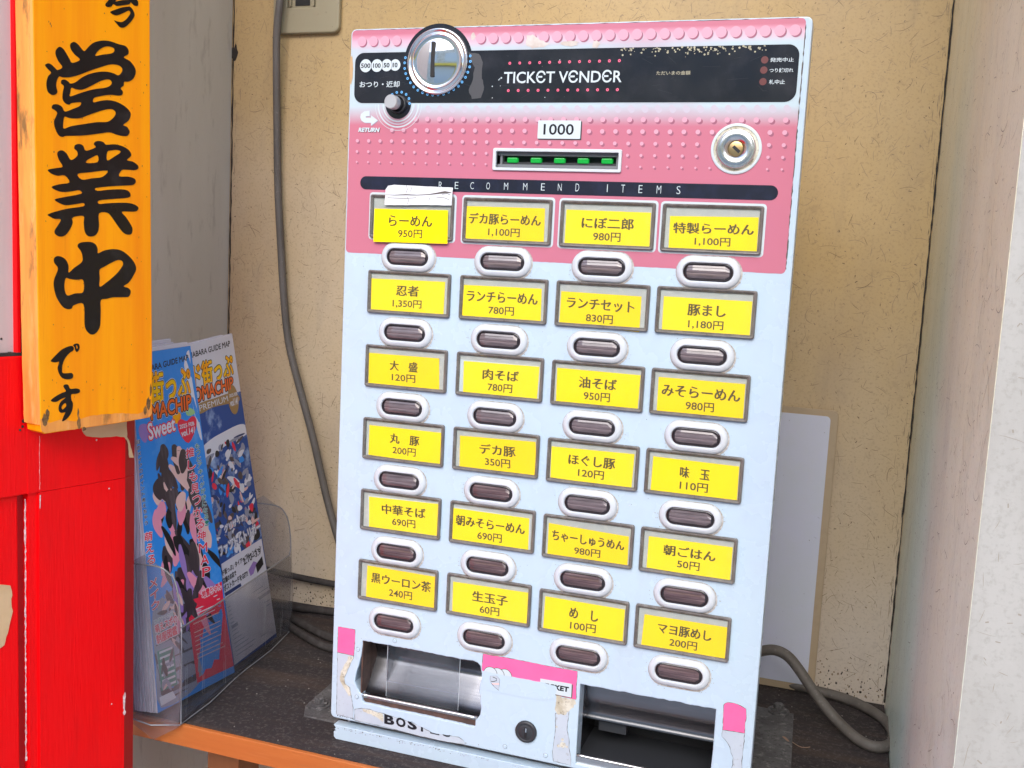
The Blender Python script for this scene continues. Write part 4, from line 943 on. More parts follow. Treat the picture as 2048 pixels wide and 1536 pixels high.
# ------------------------------------------------------------------ lower part: stickers, trays, lock, base
C4 = lambda x, y: pan(640 + x / 5.19, 1240 + y / 5.19)
C5 = lambda x, y: pan(900 + x / 6., 1280 + y / 6.)
C6 = lambda x, y: pan(1380 + x / 6.827, 1340 + y / 6.827)
def sticker(mb, pts, C, mat, h=.14, out=.45, j=.12, edge=True):
    L_ = jag([C(*p) for p in pts], j, 1.8)
    mb.add(fill([L_], h), mat)
    if edge: mb.add(ribbon(L_, [random.choice((.12, .25, .45)) for _ in L_], h + .05, True), EDGE)
m = MB(panelF)
sticker(m, [(190,68),(280,82),(365,100),(363,240),(352,370),(320,362),(183,332)], C4, HOTPINK, .16)
sticker(m, [(183,334),(352,372),(345,400),(318,450),(285,530),(252,600),(258,655),(310,700),(325,790),(345,910),(342,1020),(260,1000),(170,975),(178,650)], C4, PALEST, .12)
m.add(fill([jag([C4(*p) for p in [(300,372),(350,385),(315,455),(283,530),(253,600),(262,655),(308,700),(322,780),(300,790),(262,720),(225,660),(205,610),(215,540),(250,470)]], .5, 1.5)], .2), GLUE)
sticker(m, [(362,925),(430,915),(520,925),(580,950),(660,968),(700,985),(900,1045),(1010,1090),(1150,1160),(1350,1200),(1440,1215),(1490,1250),(1505,1290),(1300,1262),(1000,1195),(820,1145),(600,1092),(362,1040)], C4, PALEST, .12)
m.add(fill([jag([C4(*p) for p in [(440,925),(520,930),(580,955),(650,972),(660,1060),(590,1010),(520,975),(450,950)]], .5, 1.5)], .2), GLUE)
m.build('peeled_stickers', TM)
m = MB(panelF)
L4 = lambda xa, ya, xb, yb, xc, yc, xd, yd: [C4(xa, ya), C4(xb, yb), C4(xc, yc), C4(xd, yd)]
xs = [668, 776, 895, 1015, 1092, 1150, 1255, 1350]
def yb_(x): return 1074 + (x - 670) * .214
for k, s in enumerate('BOSTEC'):
    xa, xb = [(668, 772), (790, 890), (910, 1008), (1020, 1100), (1145, 1240), (1255, 1350)][k]
    m.add(textq(s, L4(xa, yb_(xa) - 98, xb, yb_(xb) - 98, xb, yb_(xb), xa, yb_(xa)), .045, .24), PBLACK)
# torn white film over the letter tops
m.add(fill([jag([C4(*p) for p in [(660,945),(760,985),(830,1005),(900,1045),(960,1055),(1010,1090),(1060,1110),(1120,1130),(1160,1165),(1260,1185),(1355,1192),(1400,1150),(1350,1105),(1000,1010),(760,955)]], .3, 1.6)], .3), WFILM)
m.build('maker_lettering', TM)
m = MB(panelF)
sticker(m, [(400,165),(700,215),(1000,275),(1200,315),(1530,375),(1522,500),(1515,590),(1515,715),(1270,660),(1270,640),(700,560),(480,500),(385,360),(390,260)], C5, HOTPINK, .14)
for k, (x, y) in enumerate(((485, 405), (570, 418), (660, 432))):
    u, v = C5(x, y); m.add(fill([circ(u, v, 5.6, 32)], .17 - k * .0 + .02 * (2 - k)), PBLACK); m.add(fill([circ(u, v, 5.2, 32)], .18 + .02 * (2 - k)), WPRINT)
m.add(fill([[C5(1085, 470), C5(1478, 535), C5(1468, 695), C5(1085, 625)]], .24), EDGE)
m.add(fill([[C5(1085, 460), C5(1462, 524), C5(1455, 688), C5(1085, 615)]], .27), WPRINT)
m.add(textq('TICKET', [C5(1112, 508), C5(1430, 562), C5(1424, 626), C5(1106, 572)], .05, .31), PBLACK)
# old glue strip under the label
m.add(fill([jag([C5(*p) for p in [(1272,665),(1500,720),(1512,770),(1445,835),(1380,900),(1290,890),(1258,830)]], .6, 1.4)], .18), GLUE)
sticker(m, [(1265,880),(1430,850),(1425,920),(1410,1000),(1405,1080),(1430,1190),(1430,1300),(1450,1400),(1450,1505),(1240,1450),(1230,1340),(1250,1200),(1265,1060)], C5, PALEST, .11)
for x, y, r in ((1350, 1195, 1.2), (1355, 1255, 2.2), (1300, 1270, 1.2), (1400, 1280, 1.0), (1280, 1040, .9), (1330, 790, 3.0)):
    u, v = C5(x, y); m.add(fill([jag(circ(u, v, r, 7), r * .4, .8)], .22), GLUE)
# torn white film over the lower left of the ticket sticker
film = [(385,360),(400,370),(460,378),(520,395),(600,412),(740,437),(860,460),(980,482),(1085,500),(1170,525),(1262,545),(1285,570),(1280,610),(1262,650),(1262,700),(1100,720),(900,690),(640,640),(440,600),(388,470)]
m.add(fill([jag([C5(*p) for p in film], .22, 1.6)], .36), WFILM)
sticker(m, [(485,430),(560,428),(600,470),(595,540),(585,600),(540,565),(485,500)], C5, PALEST, .40)
m.add(ribbon([C5(515, 440), C5(560, 460), C5(560, 485), C5(520, 497), C5(495, 492)], .5, .47), PBLACK)
m.add(fill([[C5(505, 515), C5(590, 515), C5(588, 535), C5(515, 530)]], .47), PSKIN)
m.build('ticket_sticker', TM)
m = MB(panelF)
sticker(m, [(462,475),(480,455),(520,440),(600,450),(700,490),(765,530),(768,600),(770,650),(752,720),(748,862),(600,838),(447,815),(455,640)], C6, HOTPINK, .16)
sticker(m, [(447,817),(748,864),(735,1000),(715,1200),(700,1400),(560,1400),(585,1290),(590,1200),(560,1130),(545,1050),(510,990),(470,940),(435,905)], C6, PALEST, .12, j=.3)
m.build('peeled_sticker', TM)
# rivets
for p in [C4(775, 217), C4(393, 305), C4(382, 798), C5(660, 1278), C5(1147, 1385)]:
    m = MB(panelF); m.add(lathe(p[0], p[1], [(1.55, .05), (1.5, .35), (1.1, .55)], 20), WHITE); m.add(lathe(p[0], p[1], [(1.75, .06), (1.7, .08)], 20), EDGE); m.build('rivet', TM)
# small black lock
u, v = C5(915, 1095)
m = MB(panelF); m.add(lathe(u, v, [(8.3, .2), (8.3, 1.4), (7.6, 2.2), (6.2, 2.3), (5.9, 1.9), (5.4, 2.2)], 44), DARKPL, sm=True); kl = m.build('key_lock', TM)
m = MB(panelF); m.add(fill([rrect(u - .9, v - 3.8, u + 1.1, v + 4.2, .4, 2)], 2.1, 2.5), BLACKM); m.add(fill([rrect(u - .1, v - 3.4, u + .9, v - .2, .3, 2)], 2.2, 2.6), CHROMER); m.build('key_slot', kl)
# grime crescents beside button rims are on the buttons; general smudges on the enamel
m = MB(panelF)
SM = mk('enamel_smudge', (.50, .55, .62), .5)
for i in range(160):
    u_, v_ = random.uniform(DL + 3, DR - 3), random.uniform(2, 300); r_ = random.uniform(.15, .5)
    m.add(fill([circ(u_, v_, r_, 6, r_ * random.uniform(.5, 1.5))], .10), SM if random.random() < .8 else EDGE)
for i in range(90):
    u_ = DL + abs(random.gauss(0, 40)) + 5; m.add(fill([circ(min(u_, DR - 6), DB - 2 - abs(random.gauss(0, 1.2)), random.uniform(.15, .5), 6)], .10), EDGE)
DIRT = mk('rim_dirt', (.26, .23, .19), .9)
for c in range(4):
    for r in range(6):
        for i in range(34):
            a_ = random.uniform(-.6, 3.8); rx, ry = 22.4 + abs(random.gauss(0, 1.3)), 11.5 + abs(random.gauss(0, 1.1))
            q_ = stadium(0, 0, 2 * rx, 2 * ry, 12); k_ = int((a_ % 6.283) / 6.283 * len(q_)) % len(q_); px_, py_ = random.choice(q_)
            if py_ < 0 and random.random() < .6: continue
            m.add(fill([circ(ucol(c) + px_, vrow(r) + py_, random.uniform(.10, .32), 5)], .27), DIRT)
for i in range(26):
    u_, v_ = random.uniform(DL + 6, DR - 20), random.uniform(10, 290); a_ = random.gauss(1.2, .8); l_ = random.uniform(4, 22)
    m.add(ribbon([(u_, v_), (u_ + l_ * .5 * math.cos(a_) + .3, v_ + l_ * .5 * math.sin(a_)), (u_ + l_ * math.cos(a_), v_ + l_ * math.sin(a_))], [.08, .16, .06], .11), SM)
m.build('enamel_specks', TM, kind='stuff')

def tray(name, u0, u1, v0, v1, prof, mat, right=False):
    """prof: (v, depth) curve extruded along u"""
    m = MB(); v = []; f = []
    n = len(prof)
    for u_ in (u0, u1):
        for vv, d in prof: v.append(tuple(W(u_, vv, d)))
    for k in range(n - 1): f.append((k, k + 1, n + k + 1, n + k))
    m.add((v, f), mat, sm=True); return m.build(name, TM)
def arcprof(pts, sub=5):
    P = [Vector((a, b_)) for a, b_ in pts]; o = []
    for i in range(len(P) - 1):
        p0, p1, p2, p3 = P[max(0, i - 1)], P[i], P[i + 1], P[min(len(P) - 1, i + 2)]
        for k in range(sub):
            t = k / sub; q_ = .5 * (2 * p1 + (p2 - p0) * t + (2 * p0 - 5 * p1 + 4 * p2 - p3) * t * t + (3 * p1 - p0 - 3 * p2 + p3) * t ** 3); o.append((q_.x, q_.y))
    o.append(tuple(P[-1])); return o
vL = pan(640 + 700 / 5.19, 1240 + 262 / 5.19)[1]; vLb = pan(640 + 700 / 5.19, 1240 + 828 / 5.19)[1]
ct = tray('change_tray', -26, 86, 0, 0, arcprof([(vL - 8, 19), (vL + 8, 21), (vL + 15, 24), (vL + 20, 25), (vL + 26, 22), (vLb - 4, 11), (vLb, 5)]), STEEL)
m = MB(); m.add(tube([W(-25.6, vLb + 1.0, 2.0), W(20, vLb + 1.0, 2.0), W(70.5, vLb + 1.0, 2.0)], .0018), STEELB, sm=True)
m.add(boxm(-25.6, 69.5, 2.2, 3.4, -(vLb + 14), -(vLb + 1)), RUST, lambda x, y, z: W(x, -z, y)); m.build('tray_lip', ct)
m = MB(); T = lambda x, y, z: W(x, -z, y)
m.add(boxm(-33, 90, 14.2, 50, -(vL - 8), -(vL - 10)), BLACKM, T)
m.add(boxm(-27, -25.8, .5, 44, -(vLb + 8), -(vL - 8)), RUST, T); m.add(boxm(-33, -25.8, 14.2, 15, -(vLb + 8), -(vL - 8)), RUST, T); m.add(boxm(-12, -10.6, 14.5, 24, -(vLb + 2), -(vL - 8)), STEEL, T); m.add(boxm(84, 86, 2, 44, -(vLb + 12), -(vL - 8)), BLACKM, T)
m.add(boxm(-30, 88, 44, 46, -(vLb + 14), -(vL - 10)), BLACKM, T); m.add(boxm(-34, 90, 3.5, 46, -(vLb + 20), -(vLb + 14)), BLACKM, T)
m.build('tray_sides', ct)
fa = pan(640 + 688 / 5.19, 1240 + 270 / 5.19); fb = pan(640 + 1442 / 5.19, 1240 + 410 / 5.19)
m = MB(panelF); m.add(fill([rrect(fa[0], vL - 3, fb[0], vLb - 1, .3, 2)], -3.4, -2.9), FLAP); m.build('clear_flap', ct)
m = MB(panelF)
m.add(ribbon([(fa[0], vL - 2), (fa[0], vLb - 1.5)], .25, -2.8), WPRINT); m.add(ribbon([(fb[0], vL - 2), (fb[0], vLb - 1.5)], .25, -2.8), WPRINT); m.add(ribbon([(fa[0], vL + 30), (fb[0], vL + 29.5)], .15, -2.8), PGREY)
m.build('flap_edges', ct)
tt = tray('ticket_tray', TRu0 - 2, TRu1 + 2, 0, 0, arcprof([(TRv0 - 6, 17), (TRv0 + 8, 18.5), (TRv0 + 18, 20), (TRv0 + 25, 22.5), (TRv0 + 31, 24), (TRv0 + 35, 23), (TRv0 + 37, 27), (TRv0 + 38, 38)]), STEEL)
m = MB(); m.add(boxm(TRu0 - 3, TRu1 + 3, 14.2, 60, -(TRv0 - 6), -(TRv0 - 8)), BLACKM, T); m.add(boxm(TRu0 - 3, TRu0 - 1, 1, 60, -(TRv1 + 8), -(TRv0 - 8)), STEEL, T); m.add(boxm(TRu1 + 1, TRu1 + 3, 1, 60, -(TRv1 + 8), -(TRv0 - 8)), BLACKM, T)
m.add(boxm(TRu0 - 3, TRu1 + 3, 60, 62, -(TRv1 + 8), -(TRv0 - 8)), BLACKM, T); m.add(boxm(TRu0 - 2, TRu1 + 2, 4, 60, -(TRv1 + 10), -(TRv1 - 2)), DARKPL, T)
m.add(boxm(TRu0 + 9, TRu0 + 30, 30, 48, -(TRv0 + 46), -(TRv0 + 34)), DARKPL, T)
m.build('tray_sides', tt)
m = MB(); m.add(tube([W(TRu0, TRv1 - 5.5, 2.5), W(200, TRv1 - 5.5, 2.5), W(TRu1, TRv1 - 5.5, 2.5)], .0013), STEELB, sm=True); m.add(boxm(TRu0, TRu1, 2.2, 3.2, -(TRv1 + 2), -(TRv1 - 5.5)), STEELB, T); m.build('tray_lip', tt)
# base strip
m = MB(panelF)
bs = [(DL + 2.6, DB + 6.3), (DR - 3, DB + 6.3), (DR - 3, SHELF_V - .2), (DL + 5, SHELF_V - .2), (DL + 3.0, SHELF_V - 2), (DL + 2.8, SHELF_V - 6), (DL + 4.8, SHELF_V - 7.2), (DL + 3.4, SHELF_V - 8.4), (DL + 4.6, SHELF_V - 9.4)]
m.add(fill([bs], -10, -.6, .5), WHITE); m.build('base_strip', TM)
m = MB(panelF)
for i in range(110):
    u_ = DL + 6 + abs(random.gauss(0, 1)) * 90; 
    if u_ > DR - 8: continue
    m.add(fill([circ(u_, DB + 7.2 + abs(random.gauss(0, 1.1)), random.uniform(.12, .5), 6)], -.5), EDGE if random.random() < .6 else PGREY)
m.build('base_grime', TM, kind='stuff')

# ================================================================== BROCHURES AND HOLDER
HA = (-170.0, -29.0); th = R_(97.7); HX, HY = math.cos(th), math.sin(th); NX, NY = math.sin(th), -math.cos(th)
def hold(a, h, n): return W(HA[0] + HX * a + NX * n, SHELF_V - h, HA[1] + HY * a + NY * n)
def hold_mm(a, h, n): return (HA[0] + HX * a + NX * n, SHELF_V - h, HA[1] + HY * a + NY * n)
HR = thing('brochure_holder', 'scuffed clear acrylic brochure holder with rounded corners on the shelf', 'brochure holder', hold(105, 0, -22))
hF = lambda a, h, n: hold(a, h, n)
m = MB(hF)
m.add(fill([rrect(-3, 0, 212, 82, 7, 6)], -2.2, 0, .5), ACRYL); m.build('front_wall', HR)
m = MB(hF)
chk = [(-1, .2), (-1, 80), (-4, 112), (-9, 124), (-18, 130), (-46, 131), (-44, .2)]
for a0, a1, nm in ((-5.5, -3.2, 'side_wall'), (212.2, 214.5, 'side_wall')):
    m = MB(lambda x, y, h: hold(h, y, x)); m.add(fill([smooth(chk, 2)], a0, a1), ACRYL); m.build(nm, HR)
m = MB(hF); m.add(([(-3, .2, -44), (212, .2, -44), (212, 190, -62), (-3, 190, -62), (-3, .2, -46.2), (212, .2, -46.2), (212, 190, -64.2), (-3, 190, -64.2)], [(0, 1, 2, 3), (4, 7, 6, 5), (0, 4, 5, 1), (2, 6, 7, 3), (0, 3, 7, 4), (1, 5, 6, 2)]), ACRYL); m.build('back_wall_panel', HR)
m = MB(hF); m.add(boxm(-3, 212, .2, 2.4, -44, -2.3), ACRYL); m.build('base_plate', HR)

EDGEAC = mk('acrylic_edge', (.20, .20, .21), .15); GLINT = mk('acrylic_glint', (.42, .43, .45), .5)  # second colour: pale streaks painted as reflections on the acrylic
m = MB()
lipp = [hold(-2.6, 126, -9), hold(-3, 112, -4), hold(-3, 92, -1.2), hold(0, 84, -1.1), hold(6, 81.6, -1.1), hold(100, 82, -1.1), hold(200, 82, -1.1), hold(209, 84, -1.1), hold(212.6, 92, -1.5), hold(213, 112, -4), hold(213, 124, -9), hold(213, 130, -18), hold(213, 131, -44)]
m.add(tube(lipp, .0007, 6, 4), EDGEAC); m.add(tube([hold(-3, 124, -9), hold(-3.6, 130, -18), hold(-4, 131, -30), hold(-4, 131, -46)], .0007, 6, 4), EDGEAC)
m.add(tube([hold(-3, 1.2, -44), hold(-3, 1.2, -1), hold(100, 1.2, -.4), hold(212, 1.2, -.6), hold(213, 1.2, -44)], .0006, 6, 2), EDGEAC)
m.add(tube([hold(-1.5, 2, -.6), hold(-1.5, 60, -.6), hold(-2, 88, -1.2)], .0005, 6, 2), GLINT)
for i in range(34):  # painted reflection streaks on the front wall
    a_ = random.choice((4, 6, 30, 34, 72, 150, 152, 190)) + random.uniform(-3, 3); h0 = random.uniform(4, 40); h1 = h0 + random.uniform(8, 38)
    m.add(ribbon([(a_, h0), (a_ + random.uniform(-.6, .6), h1)], random.uniform(.08, .28), .12), GLINT, hF)
m.build('moulded_rim', HR)
def bil(c, s, t):
    return tuple((1 - s) * (1 - t) * c[0][j] + s * (1 - t) * c[1][j] + s * t * c[2][j] + (1 - s) * t * c[3][j] for j in range(3))
def broF(c, W_, H_):
    def F(x, y, h):
        p = bil(c, x / W_, y / H_); return hold(p[0], p[1], p[2] + h)
    return F
def bropx(c, W_, H_):
    def g(px, py):
        s, t = .5, .5
        for _ in range(12):
            def e(s, t): 
                p = bil(c, s, t); q = proj(hold_mm(*p)); return q[0] - px, q[1] - py
            e0 = e(s, t); d = 1e-3; e1 = e(s + d, t); e2 = e(s, t + d)
            a, b_, cc, dd = (e1[0] - e0[0]) / d, (e2[0] - e0[0]) / d, (e1[1] - e0[1]) / d, (e2[1] - e0[1]) / d
            D = a * dd - b_ * cc
            s -= (dd * e0[0] - b_ * e0[1]) / D; t -= (-cc * e0[0] + a * e0[1]) / D
        return (s * W_, t * H_)
    return g
B1 = [(0, 297, -48), (97.5, 297, -50.4), (97.5, 4.6, -3.2), (2, 6, -23)]
B2 = [(81, 296, -55), (187, 302, -56), (187, 5, -3.0), (81, 5, -11)]
def sheet(mb, F, W_, H_, mat, h, x0=0, x1=None, y0=0, y1=None, n=8):
    x1 = W_ if x1 is None else x1; y1 = H_ if y1 is None else y1; v = []; f = []
    for i in range(n + 1):
        for j in range(n + 1): v.append((x0 + (x1 - x0) * i / n, y0 + (y1 - y0) * j / n, h))
    for i in range(n):
        for j in range(n): f.append((i * (n + 1) + j, (i + 1) * (n + 1) + j, (i + 1) * (n + 1) + j + 1, i * (n + 1) + j + 1))
    mb.add((v, f), mat, F)
def booklet(name, c, label, th_=2.0, group=None, cover=None, cat='brochure'):
    F = broF(c, 100, 297); m = MB(F)
    sheet(m, F, 100, 297, cover or PAPER, 0); sheet(m, F, 100, 297, PAPER, -th_)
    for (xa, ya, xb, yb) in ((0, 0, 100, 0), (100, 0, 100, 297), (100, 297, 0, 297), (0, 297, 0, 0)):
        v = []; f = []
        for k in range(9):
            t = k / 8; x, y = xa + (xb - xa) * t, ya + (yb - ya) * t; v += [(x, y, 0), (x, y, -th_)]
        for k in range(8): f.append((2 * k, 2 * k + 1, 2 * k + 3, 2 * k + 2))
        m.add((v, f), PAGES)
    return m
# spare booklets behind
for k in range(7):
    j = random.uniform(-2, 2.5); c = [(p[0] + random.uniform(-.8, .6) - .6, p[1] + (2 + j if p[1] > 200 else 0), p[2] - 2.6 * (k + 1)) for p in B1]
    if k == 6: c = [(p[0], p[1] + (4 if p[1] > 200 else 0), p[2]) for p in c]
    c[1] = (c[1][0], c[1][1], B1[1][2] - 2.6 * (k + 1)); c[2] = (c[2][0], c[2][1], max(-40, -10 - 4.2 * (k + 1))); c[3] = (c[3][0], c[3][1], max(-42, -23 - 2.6 * (k + 1)))
    booklet('guide_booklet', c, '').build('guide_booklet', label='white-edged spare guide booklet stacked behind the blue-covered one', cat='brochure', group='spare guide booklets behind the blue one')
for k in range(4):
    j = random.uniform(-1.5, 2); c = [(p[0] + random.uniform(-1, .6) - 2, p[1] + (-3 + j if p[1] > 200 else 0), p[2] - 2.8 * (k + 1)) for p in B2]
    booklet('guide_booklet', c, '').build('guide_booklet', label='white-edged spare guide booklet stacked behind the navy-covered one', cat='brochure', group='spare guide booklets behind the navy one')

# front-left brochure: pale blue cover
F1 = broF(B1, 100, 297); g1 = bropx(B1, 100, 297)
m = booklet('front_booklet', B1, '', cover=SKYB)
def clampq(g, pts, W_=100, H_=297): return [(min(max(p[0], .4), W_ - .4), min(max(p[1], .4), H_ - .4)) for p in [g(*q) for q in pts]]
def shape(pts, mat, h, g, n=3, sm=True):
    q = [g(*p) for p in pts]
    if sm: q = smooth(q, n)
    q = [(min(max(p[0], .4), 99.6), min(max(p[1], .4), 296.6)) for p in q]
    m.add(fill([q], h), mat)
def vtext(s, p0, p1, size, mat, omat, g, h, ob=.07):
    n = len(s)
    for i, chh in enumerate(s):
        t = i / (n - 1); x = p0[0] + (p1[0] - p0[0]) * t; y = p0[1] + (p1[1] - p0[1]) * t
        sx, sy = size; q = [g(x - sx, y - sy * .8 + sx * .25), g(x + sx, y - sy * .8 - sx * .25), g(x + sx, y + sy * .8 - sx * .25), g(x - sx, y + sy * .8 + sx * .25)]
        base, fs = textq(chh, q, 0, 0)
        if omat:
            for k in range(8): m.add(([(x_ + sx * .09 * math.cos(.785 * k), y_ + sx * .09 * math.sin(.785 * k), h + k * .003) for x_, y_, z_ in base], fs), omat)
        for k in range(4): m.add(([(x_ + sx * .025 * math.cos(1.57 * k), y_ + sx * .025 * math.sin(1.57 * k), h + .05 + k * .003) for x_, y_, z_ in base], fs), mat)
def tq(s, pts, mat, h, g, bold=.0, omat=None, ob=.06, shear=0, o2=None):
    q = [g(*p) for p in pts]; H_ = abs(q[3][1] - q[0][1]); 
    def cop(mat_, r, n, hh):
        base, fs = textq(s, q, 0, 0, shear)
        for k in range(n):
            dx, dy = r * math.cos(6.283 * k / n), r * math.sin(6.283 * k / n)
            m.add(([(x + dx, y + dy, hh + k * .003) for x, y, z in base], fs), mat_)
    if o2: cop(o2, min(2.0, H_ * .15), 12, h - .05)
    if omat: cop(omat, min(1.5, H_ * (.12 if o2 else .13)), 10, h)
    if bold > .025: cop(mat, H_ * .035, 6, h + .06)
    else: m.add(textq(s, q, 0, h + .06, shear), mat)
shape([(378, 700), (384, 760), (398, 840), (404, 880), (395, 860), (380, 780), (368, 730)], PWHITE, .05, g1)
shape([(300, 745), (330, 740), (352, 760), (330, 770), (300, 768)], MATS['print_sky_blue'], .05, g1)
tq('AKIHABARA GUIDE MAP', [(262, 741), (375.6, 709), (376.5, 720), (263, 753)], PBLACK, .1, g1, .03)
tq('ド街っぷ', [(276, 752), (378, 731), (381, 793), (280, 812)], PORANGE, .18, g1, .035, PBLACK, .095, o2=PWHITE)
tq('MACHIP', [(300, 810), (380.7, 789), (382, 817), (302, 840)], PREDOR, .3, g1, .05, PBLACK, .10, o2=PWHITE)
# fruit-coloured hearts and badge
shape([(280, 850), (292, 848), (298, 858), (292, 885), (282, 878), (277, 862)], PPURP, .1, g1)
shape([(345, 828), (354, 822), (362, 830), (358, 845), (349, 846)], PORANGE, .1, g1)
shape([(373, 815), (385, 818), (390, 826), (380, 832), (372, 828)], PGREEN, .08, g1)
shape([(355, 846), (362, 838), (373, 842), (384, 832), (392, 838), (391, 858), (377, 886), (360, 868)], PRED, .14, g1)
tq('2025 FEB', [(358, 850), (387, 843), (388, 850), (359, 858)], PWHITE, .3, g1, .03)
tq('vol.141', [(361, 861), (388, 853), (388, 865), (363, 874)], PWHITE, .3, g1, .03)
tq('Sweet', [(294, 848), (348, 832), (350, 860), (298, 880)], PWHITE, .3, g1, .04, PRED, .12)
# plain stand-in artwork: flowing dark, peach and rose strokes
random.seed(33)
shape([(305, 1225), (345, 1180), (382, 1200), (392, 1290), (402, 1362), (322, 1416), (312, 1330)], PGREY, .08, g1)
shape([(312, 1290), (372, 1250), (385, 1300), (392, 1360), (330, 1398), (318, 1350)], PHAIR, .09, g1)
def stroke(x, y, L_, w_, ang, mat, h):
    pts = []; n = 7; c_ = random.gauss(0, .35)
    lf, rg = [], []
    for k in range(n):
        t = k / (n - 1); a_ = ang + c_ * (t - .5); x += math.cos(a_) * L_ / n; y += math.sin(a_) * L_ / n
        ww = w_ * math.sin(math.pi * (.12 + .8 * t)); lf.append((x - math.sin(a_) * ww, y + math.cos(a_) * ww)); rg.append((x + math.sin(a_) * ww, y - math.cos(a_) * ww))
    shape(lf + rg[::-1], mat, h, g1, 2)
hh_ = .10
for i in range(110):
    t = random.random() ** .9; y = 872 + 330 * t; cx_ = 342 + 40 * t; sp = 22 + 26 * math.sin(math.pi * min(1, t * 1.05))
    x = cx_ + random.uniform(-sp, sp); hh_ += .002
    if t < .35: mat = random.choice([PHAIR, PHAIR, PHAIR, PBLACK, PHAIR, PSKIN, PSKIN])
    elif t < .62: mat = random.choice([PPINK, PPINK, PBLACK, PSKIN, PHAIR, PBLACK])
    else: mat = random.choice([PHAIR, PHAIR, PBLACK, PPINK, PPURP])
    stroke(x, y, random.uniform(34, 84), random.uniform(4.5, 10.5), 1.42 + random.gauss(0, .28), mat, hh_)
for i in range(40):
    t = random.random(); hh_ += .002
    stroke(322 + 30 * random.random(), 1175 + 190 * t, random.uniform(20, 40), random.uniform(2, 5), 1.4 + random.gauss(0, .5), random.choice([PHAIR, PBLACK, PGREY, PSKIN]), hh_)
vtext('推しも見つかる神MAP', (379, 905), (411.5, 1143), (8.2, 11.5), PRED, PWHITE, g1, .5, .10)
vtext('もっとアキバが好きになる!', (393.5, 892), (413, 1046), (4.4, 6.2), PTEAL, PWHITE, g1, .4, .08)
vtext('萌える', (295.8, 1073), (301.5, 1119), (7.5, 11), PRED, PWHITE, g1, .4, .09)
vtext('メイク', (305.5, 1166), (309.5, 1210), (8, 11.5), PRED, PWHITE, g1, .4, .07)
vtext('目のメイクのポイント教えちゃう', (275.5, 884), (291.5, 1046), (3.2, 4.8), PBLACK, PWHITE, g1, .3, .08)
tq('コダワリの服', [(307, 1240), (345, 1222), (346, 1230), (308, 1248)], PTEAL, .4, g1, .02, PWHITE, .08)
tq('萌えスポの', [(308, 1251), (352, 1228), (354, 1244), (311, 1267)], PRED, .4, g1, .03, PWHITE, .08)
tq('制服図鑑', [(311, 1271), (352, 1250), (354, 1268), (313, 1289)], PRED, .4, g1, .03, PWHITE, .08)
shape([(313.7, 1303), (346.7, 1290), (354, 1369), (322.5, 1383)], PTEAL, .22, g1, sm=False)
for k in range(7):
    yy = 1306 + k * 11.3; xx = 316 + k * 1.2
    m.add(ribbon([g1(xx + 2, yy), g1(xx + 28, yy - 11)], 1.9, .3), PWHITE)
shape([(373, 1197), (443, 1163), (447, 1206), (468, 1331), (394, 1366), (380, 1260)], PRED, .21, g1, sm=False)
tq('地雷ちゃん', [(402, 1182), (440, 1164), (442, 1178), (404, 1197)], PRED, .4, g1, .03, PWHITE, .10)
for k in range(13):
    yy = 1214 + k * 8.6; x0 = 382 + k * 1.0; ln = random.choice((52, 56, 44, 30))
    if k in (5,): continue
    m.add(ribbon([g1(x0, yy), g1(x0 + ln, yy - ln * .46)], .8, .3), PWHITE if k < 4 else PSKIN)
shape([(318, 1395), (345, 1382), (352, 1395), (322, 1412)], PWHITE, .24, g1, sm=False)
m.build('guide_booklet', label='blue-covered guide map booklet with red vertical lettering, front left in the holder', cat='brochure')

# front-right brochure: navy cover
F2 = broF(B2, 100, 297); g2 = bropx(B2, 100, 297)
m = booklet('front_booklet', B2, '', cover=DEEPB)
sheet(m, F2, 100, 297, PAPER, .05, y1=g2(430, 800)[1])
tq('AKIHABARA GUIDE MAP', [(362, 711), (459, 681), (460, 692), (363, 722)], PBLACK, .1, g2, .03)
tq('ド街っぷ', [(385, 730), (463, 706), (467, 752), (389, 778)], PORANGE, .18, g2, .035, PBLACK, .095, o2=PWHITE)
tq('OMACHIP', [(387, 778), (464.5, 754), (466, 776), (390, 806)], PREDOR, .3, g2, .05, PBLACK, .10, o2=PWHITE)
shape([(392, 818), (400, 806), (430, 796), (460, 786), (476, 790), (478, 802), (455, 808), (425, 815), (400, 828)], PGOLD, .12, g2)
tq('PREMIUM', [(397, 811), (454, 791), (456, 802), (399, 823)], PWHITE, .3, g2, .02)
m.add(fill([circ(*g2(466, 799), 9.5, 26, 14)], .32), PGOLD)
tq('2025.FEB', [(457, 789), (473, 784), (474, 790), (458, 795)], PWHITE, .4, g2, .03); tq('vol.141', [(459, 799), (475, 794), (475, 808), (460, 813)], PWHITE, .4, g2, .03)
random.seed(21)
shape([(398, 905), (420, 880), (445, 865), (475, 850), (490, 850), (494, 868), (470, 880), (440, 900), (415, 930)], PWHITE, .08, g2)
cols = [PWHITE, PWHITE, PNAVY, PBLACK, PHAIR, PSKIN, PGREY, PGREY, PRED, MATS['print_sky_blue']]
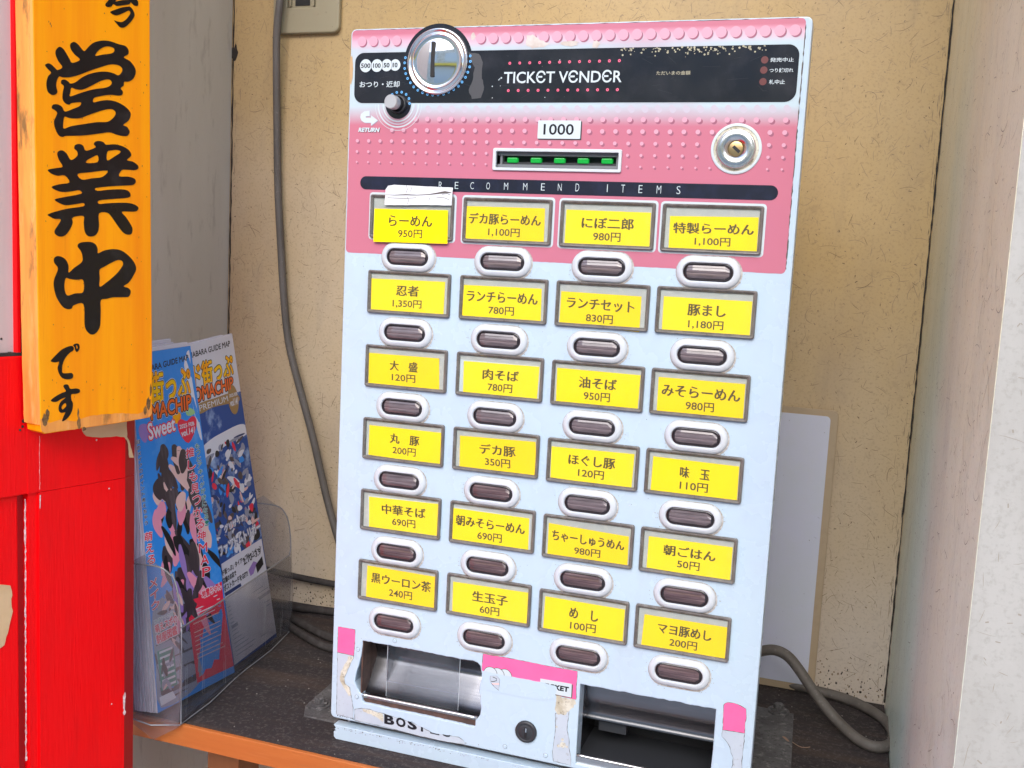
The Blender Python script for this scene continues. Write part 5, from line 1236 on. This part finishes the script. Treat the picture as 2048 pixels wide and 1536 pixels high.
for i in range(210):
    t = random.random(); s = random.random()
    x = 402 + 22 * t + s * (78 + 18 * t) ; y = 905 + 215 * t - 38 * s
    if random.random() < (.55 if t < .15 else 0): continue
    w_ = random.uniform(2, 6); hh = random.uniform(5, 16); a = random.gauss(0, .5)
    pts = []
    for k in range(6):
        b_ = 6.283 * k / 6; px_, py_ = w_ * math.cos(b_) * random.uniform(.6, 1.1), hh * math.sin(b_) * random.uniform(.6, 1.1)
        pts.append((x + px_ * math.cos(a) - py_ * math.sin(a), y + px_ * math.sin(a) + py_ * math.cos(a)))
    shape(pts, random.choice(cols), .10 + i * .0012, g2, 2)
tq('グリザイア:', [(446, 1052), (488, 1026), (491, 1038), (449, 1066)], PWHITE, .5, g2, .05, PGREY, .1)
tq('ファントムトリガー', [(434, 1094), (517, 1043), (521, 1060), (440, 1113)], PWHITE, .5, g2, .05, PGREY, .1)
shape([(441.7, 1128), (521.9, 1077), (548, 1210), (560, 1260), (468, 1330), (448, 1192)], PAPER, .45, g2, sm=False)
tq('ド街っぷ」タイアップキャンペーン', [(443, 1141), (520, 1089), (522, 1099), (445, 1152)], PBLACK, .5, g2, .03)
tq('2.10~3.9', [(484, 1118), (519, 1096), (521, 1107), (487, 1130)], PBLACK, .5, g2, .05)
tq('店舗のお店で', [(444, 1157), (470, 1140), (472, 1150), (446, 1168)], PBLACK, .5, g2, .04)
tq('ポストカードをGET!!', [(446, 1171), (493, 1140), (495, 1151), (448, 1183)], PBLACK, .5, g2, .04)
shape([(448, 1186), (480, 1166), (482, 1172), (450, 1193)], PNAVY, .55, g2, sm=False)
shape([(496, 1140), (506, 1122), (513, 1125), (506, 1147), (500, 1152)], PPURP, .55, g2, sm=False)
shape([(510, 1130), (523, 1112), (526, 1128), (514, 1146)], PBLACK, .55, g2, sm=False)
for k in range(16):
    for (xa, ya) in ((455, 1215), (505, 1185)):
        x0 = xa + k * 1.4; y0 = ya + k * 8.0; ln = random.choice((38, 34, 28, 20))
        if y0 > 1350: continue
        q0, q1 = g2(x0, y0), g2(x0 + ln, y0 - ln * .66)
        if q1[0] > 99 or q0[1] > 290: continue
        m.add(ribbon([q0, q1], .7, .55), PGREY)
for (xa, ya) in ((462, 1255), (505, 1205)):
    m.add(ribbon([g2(xa, ya), g2(xa + 34, ya - 23)], 3.2, .58), PGREY)
m.build('guide_booklet', label='navy-covered guide map booklet with white lower block, front right in the holder', cat='brochure')
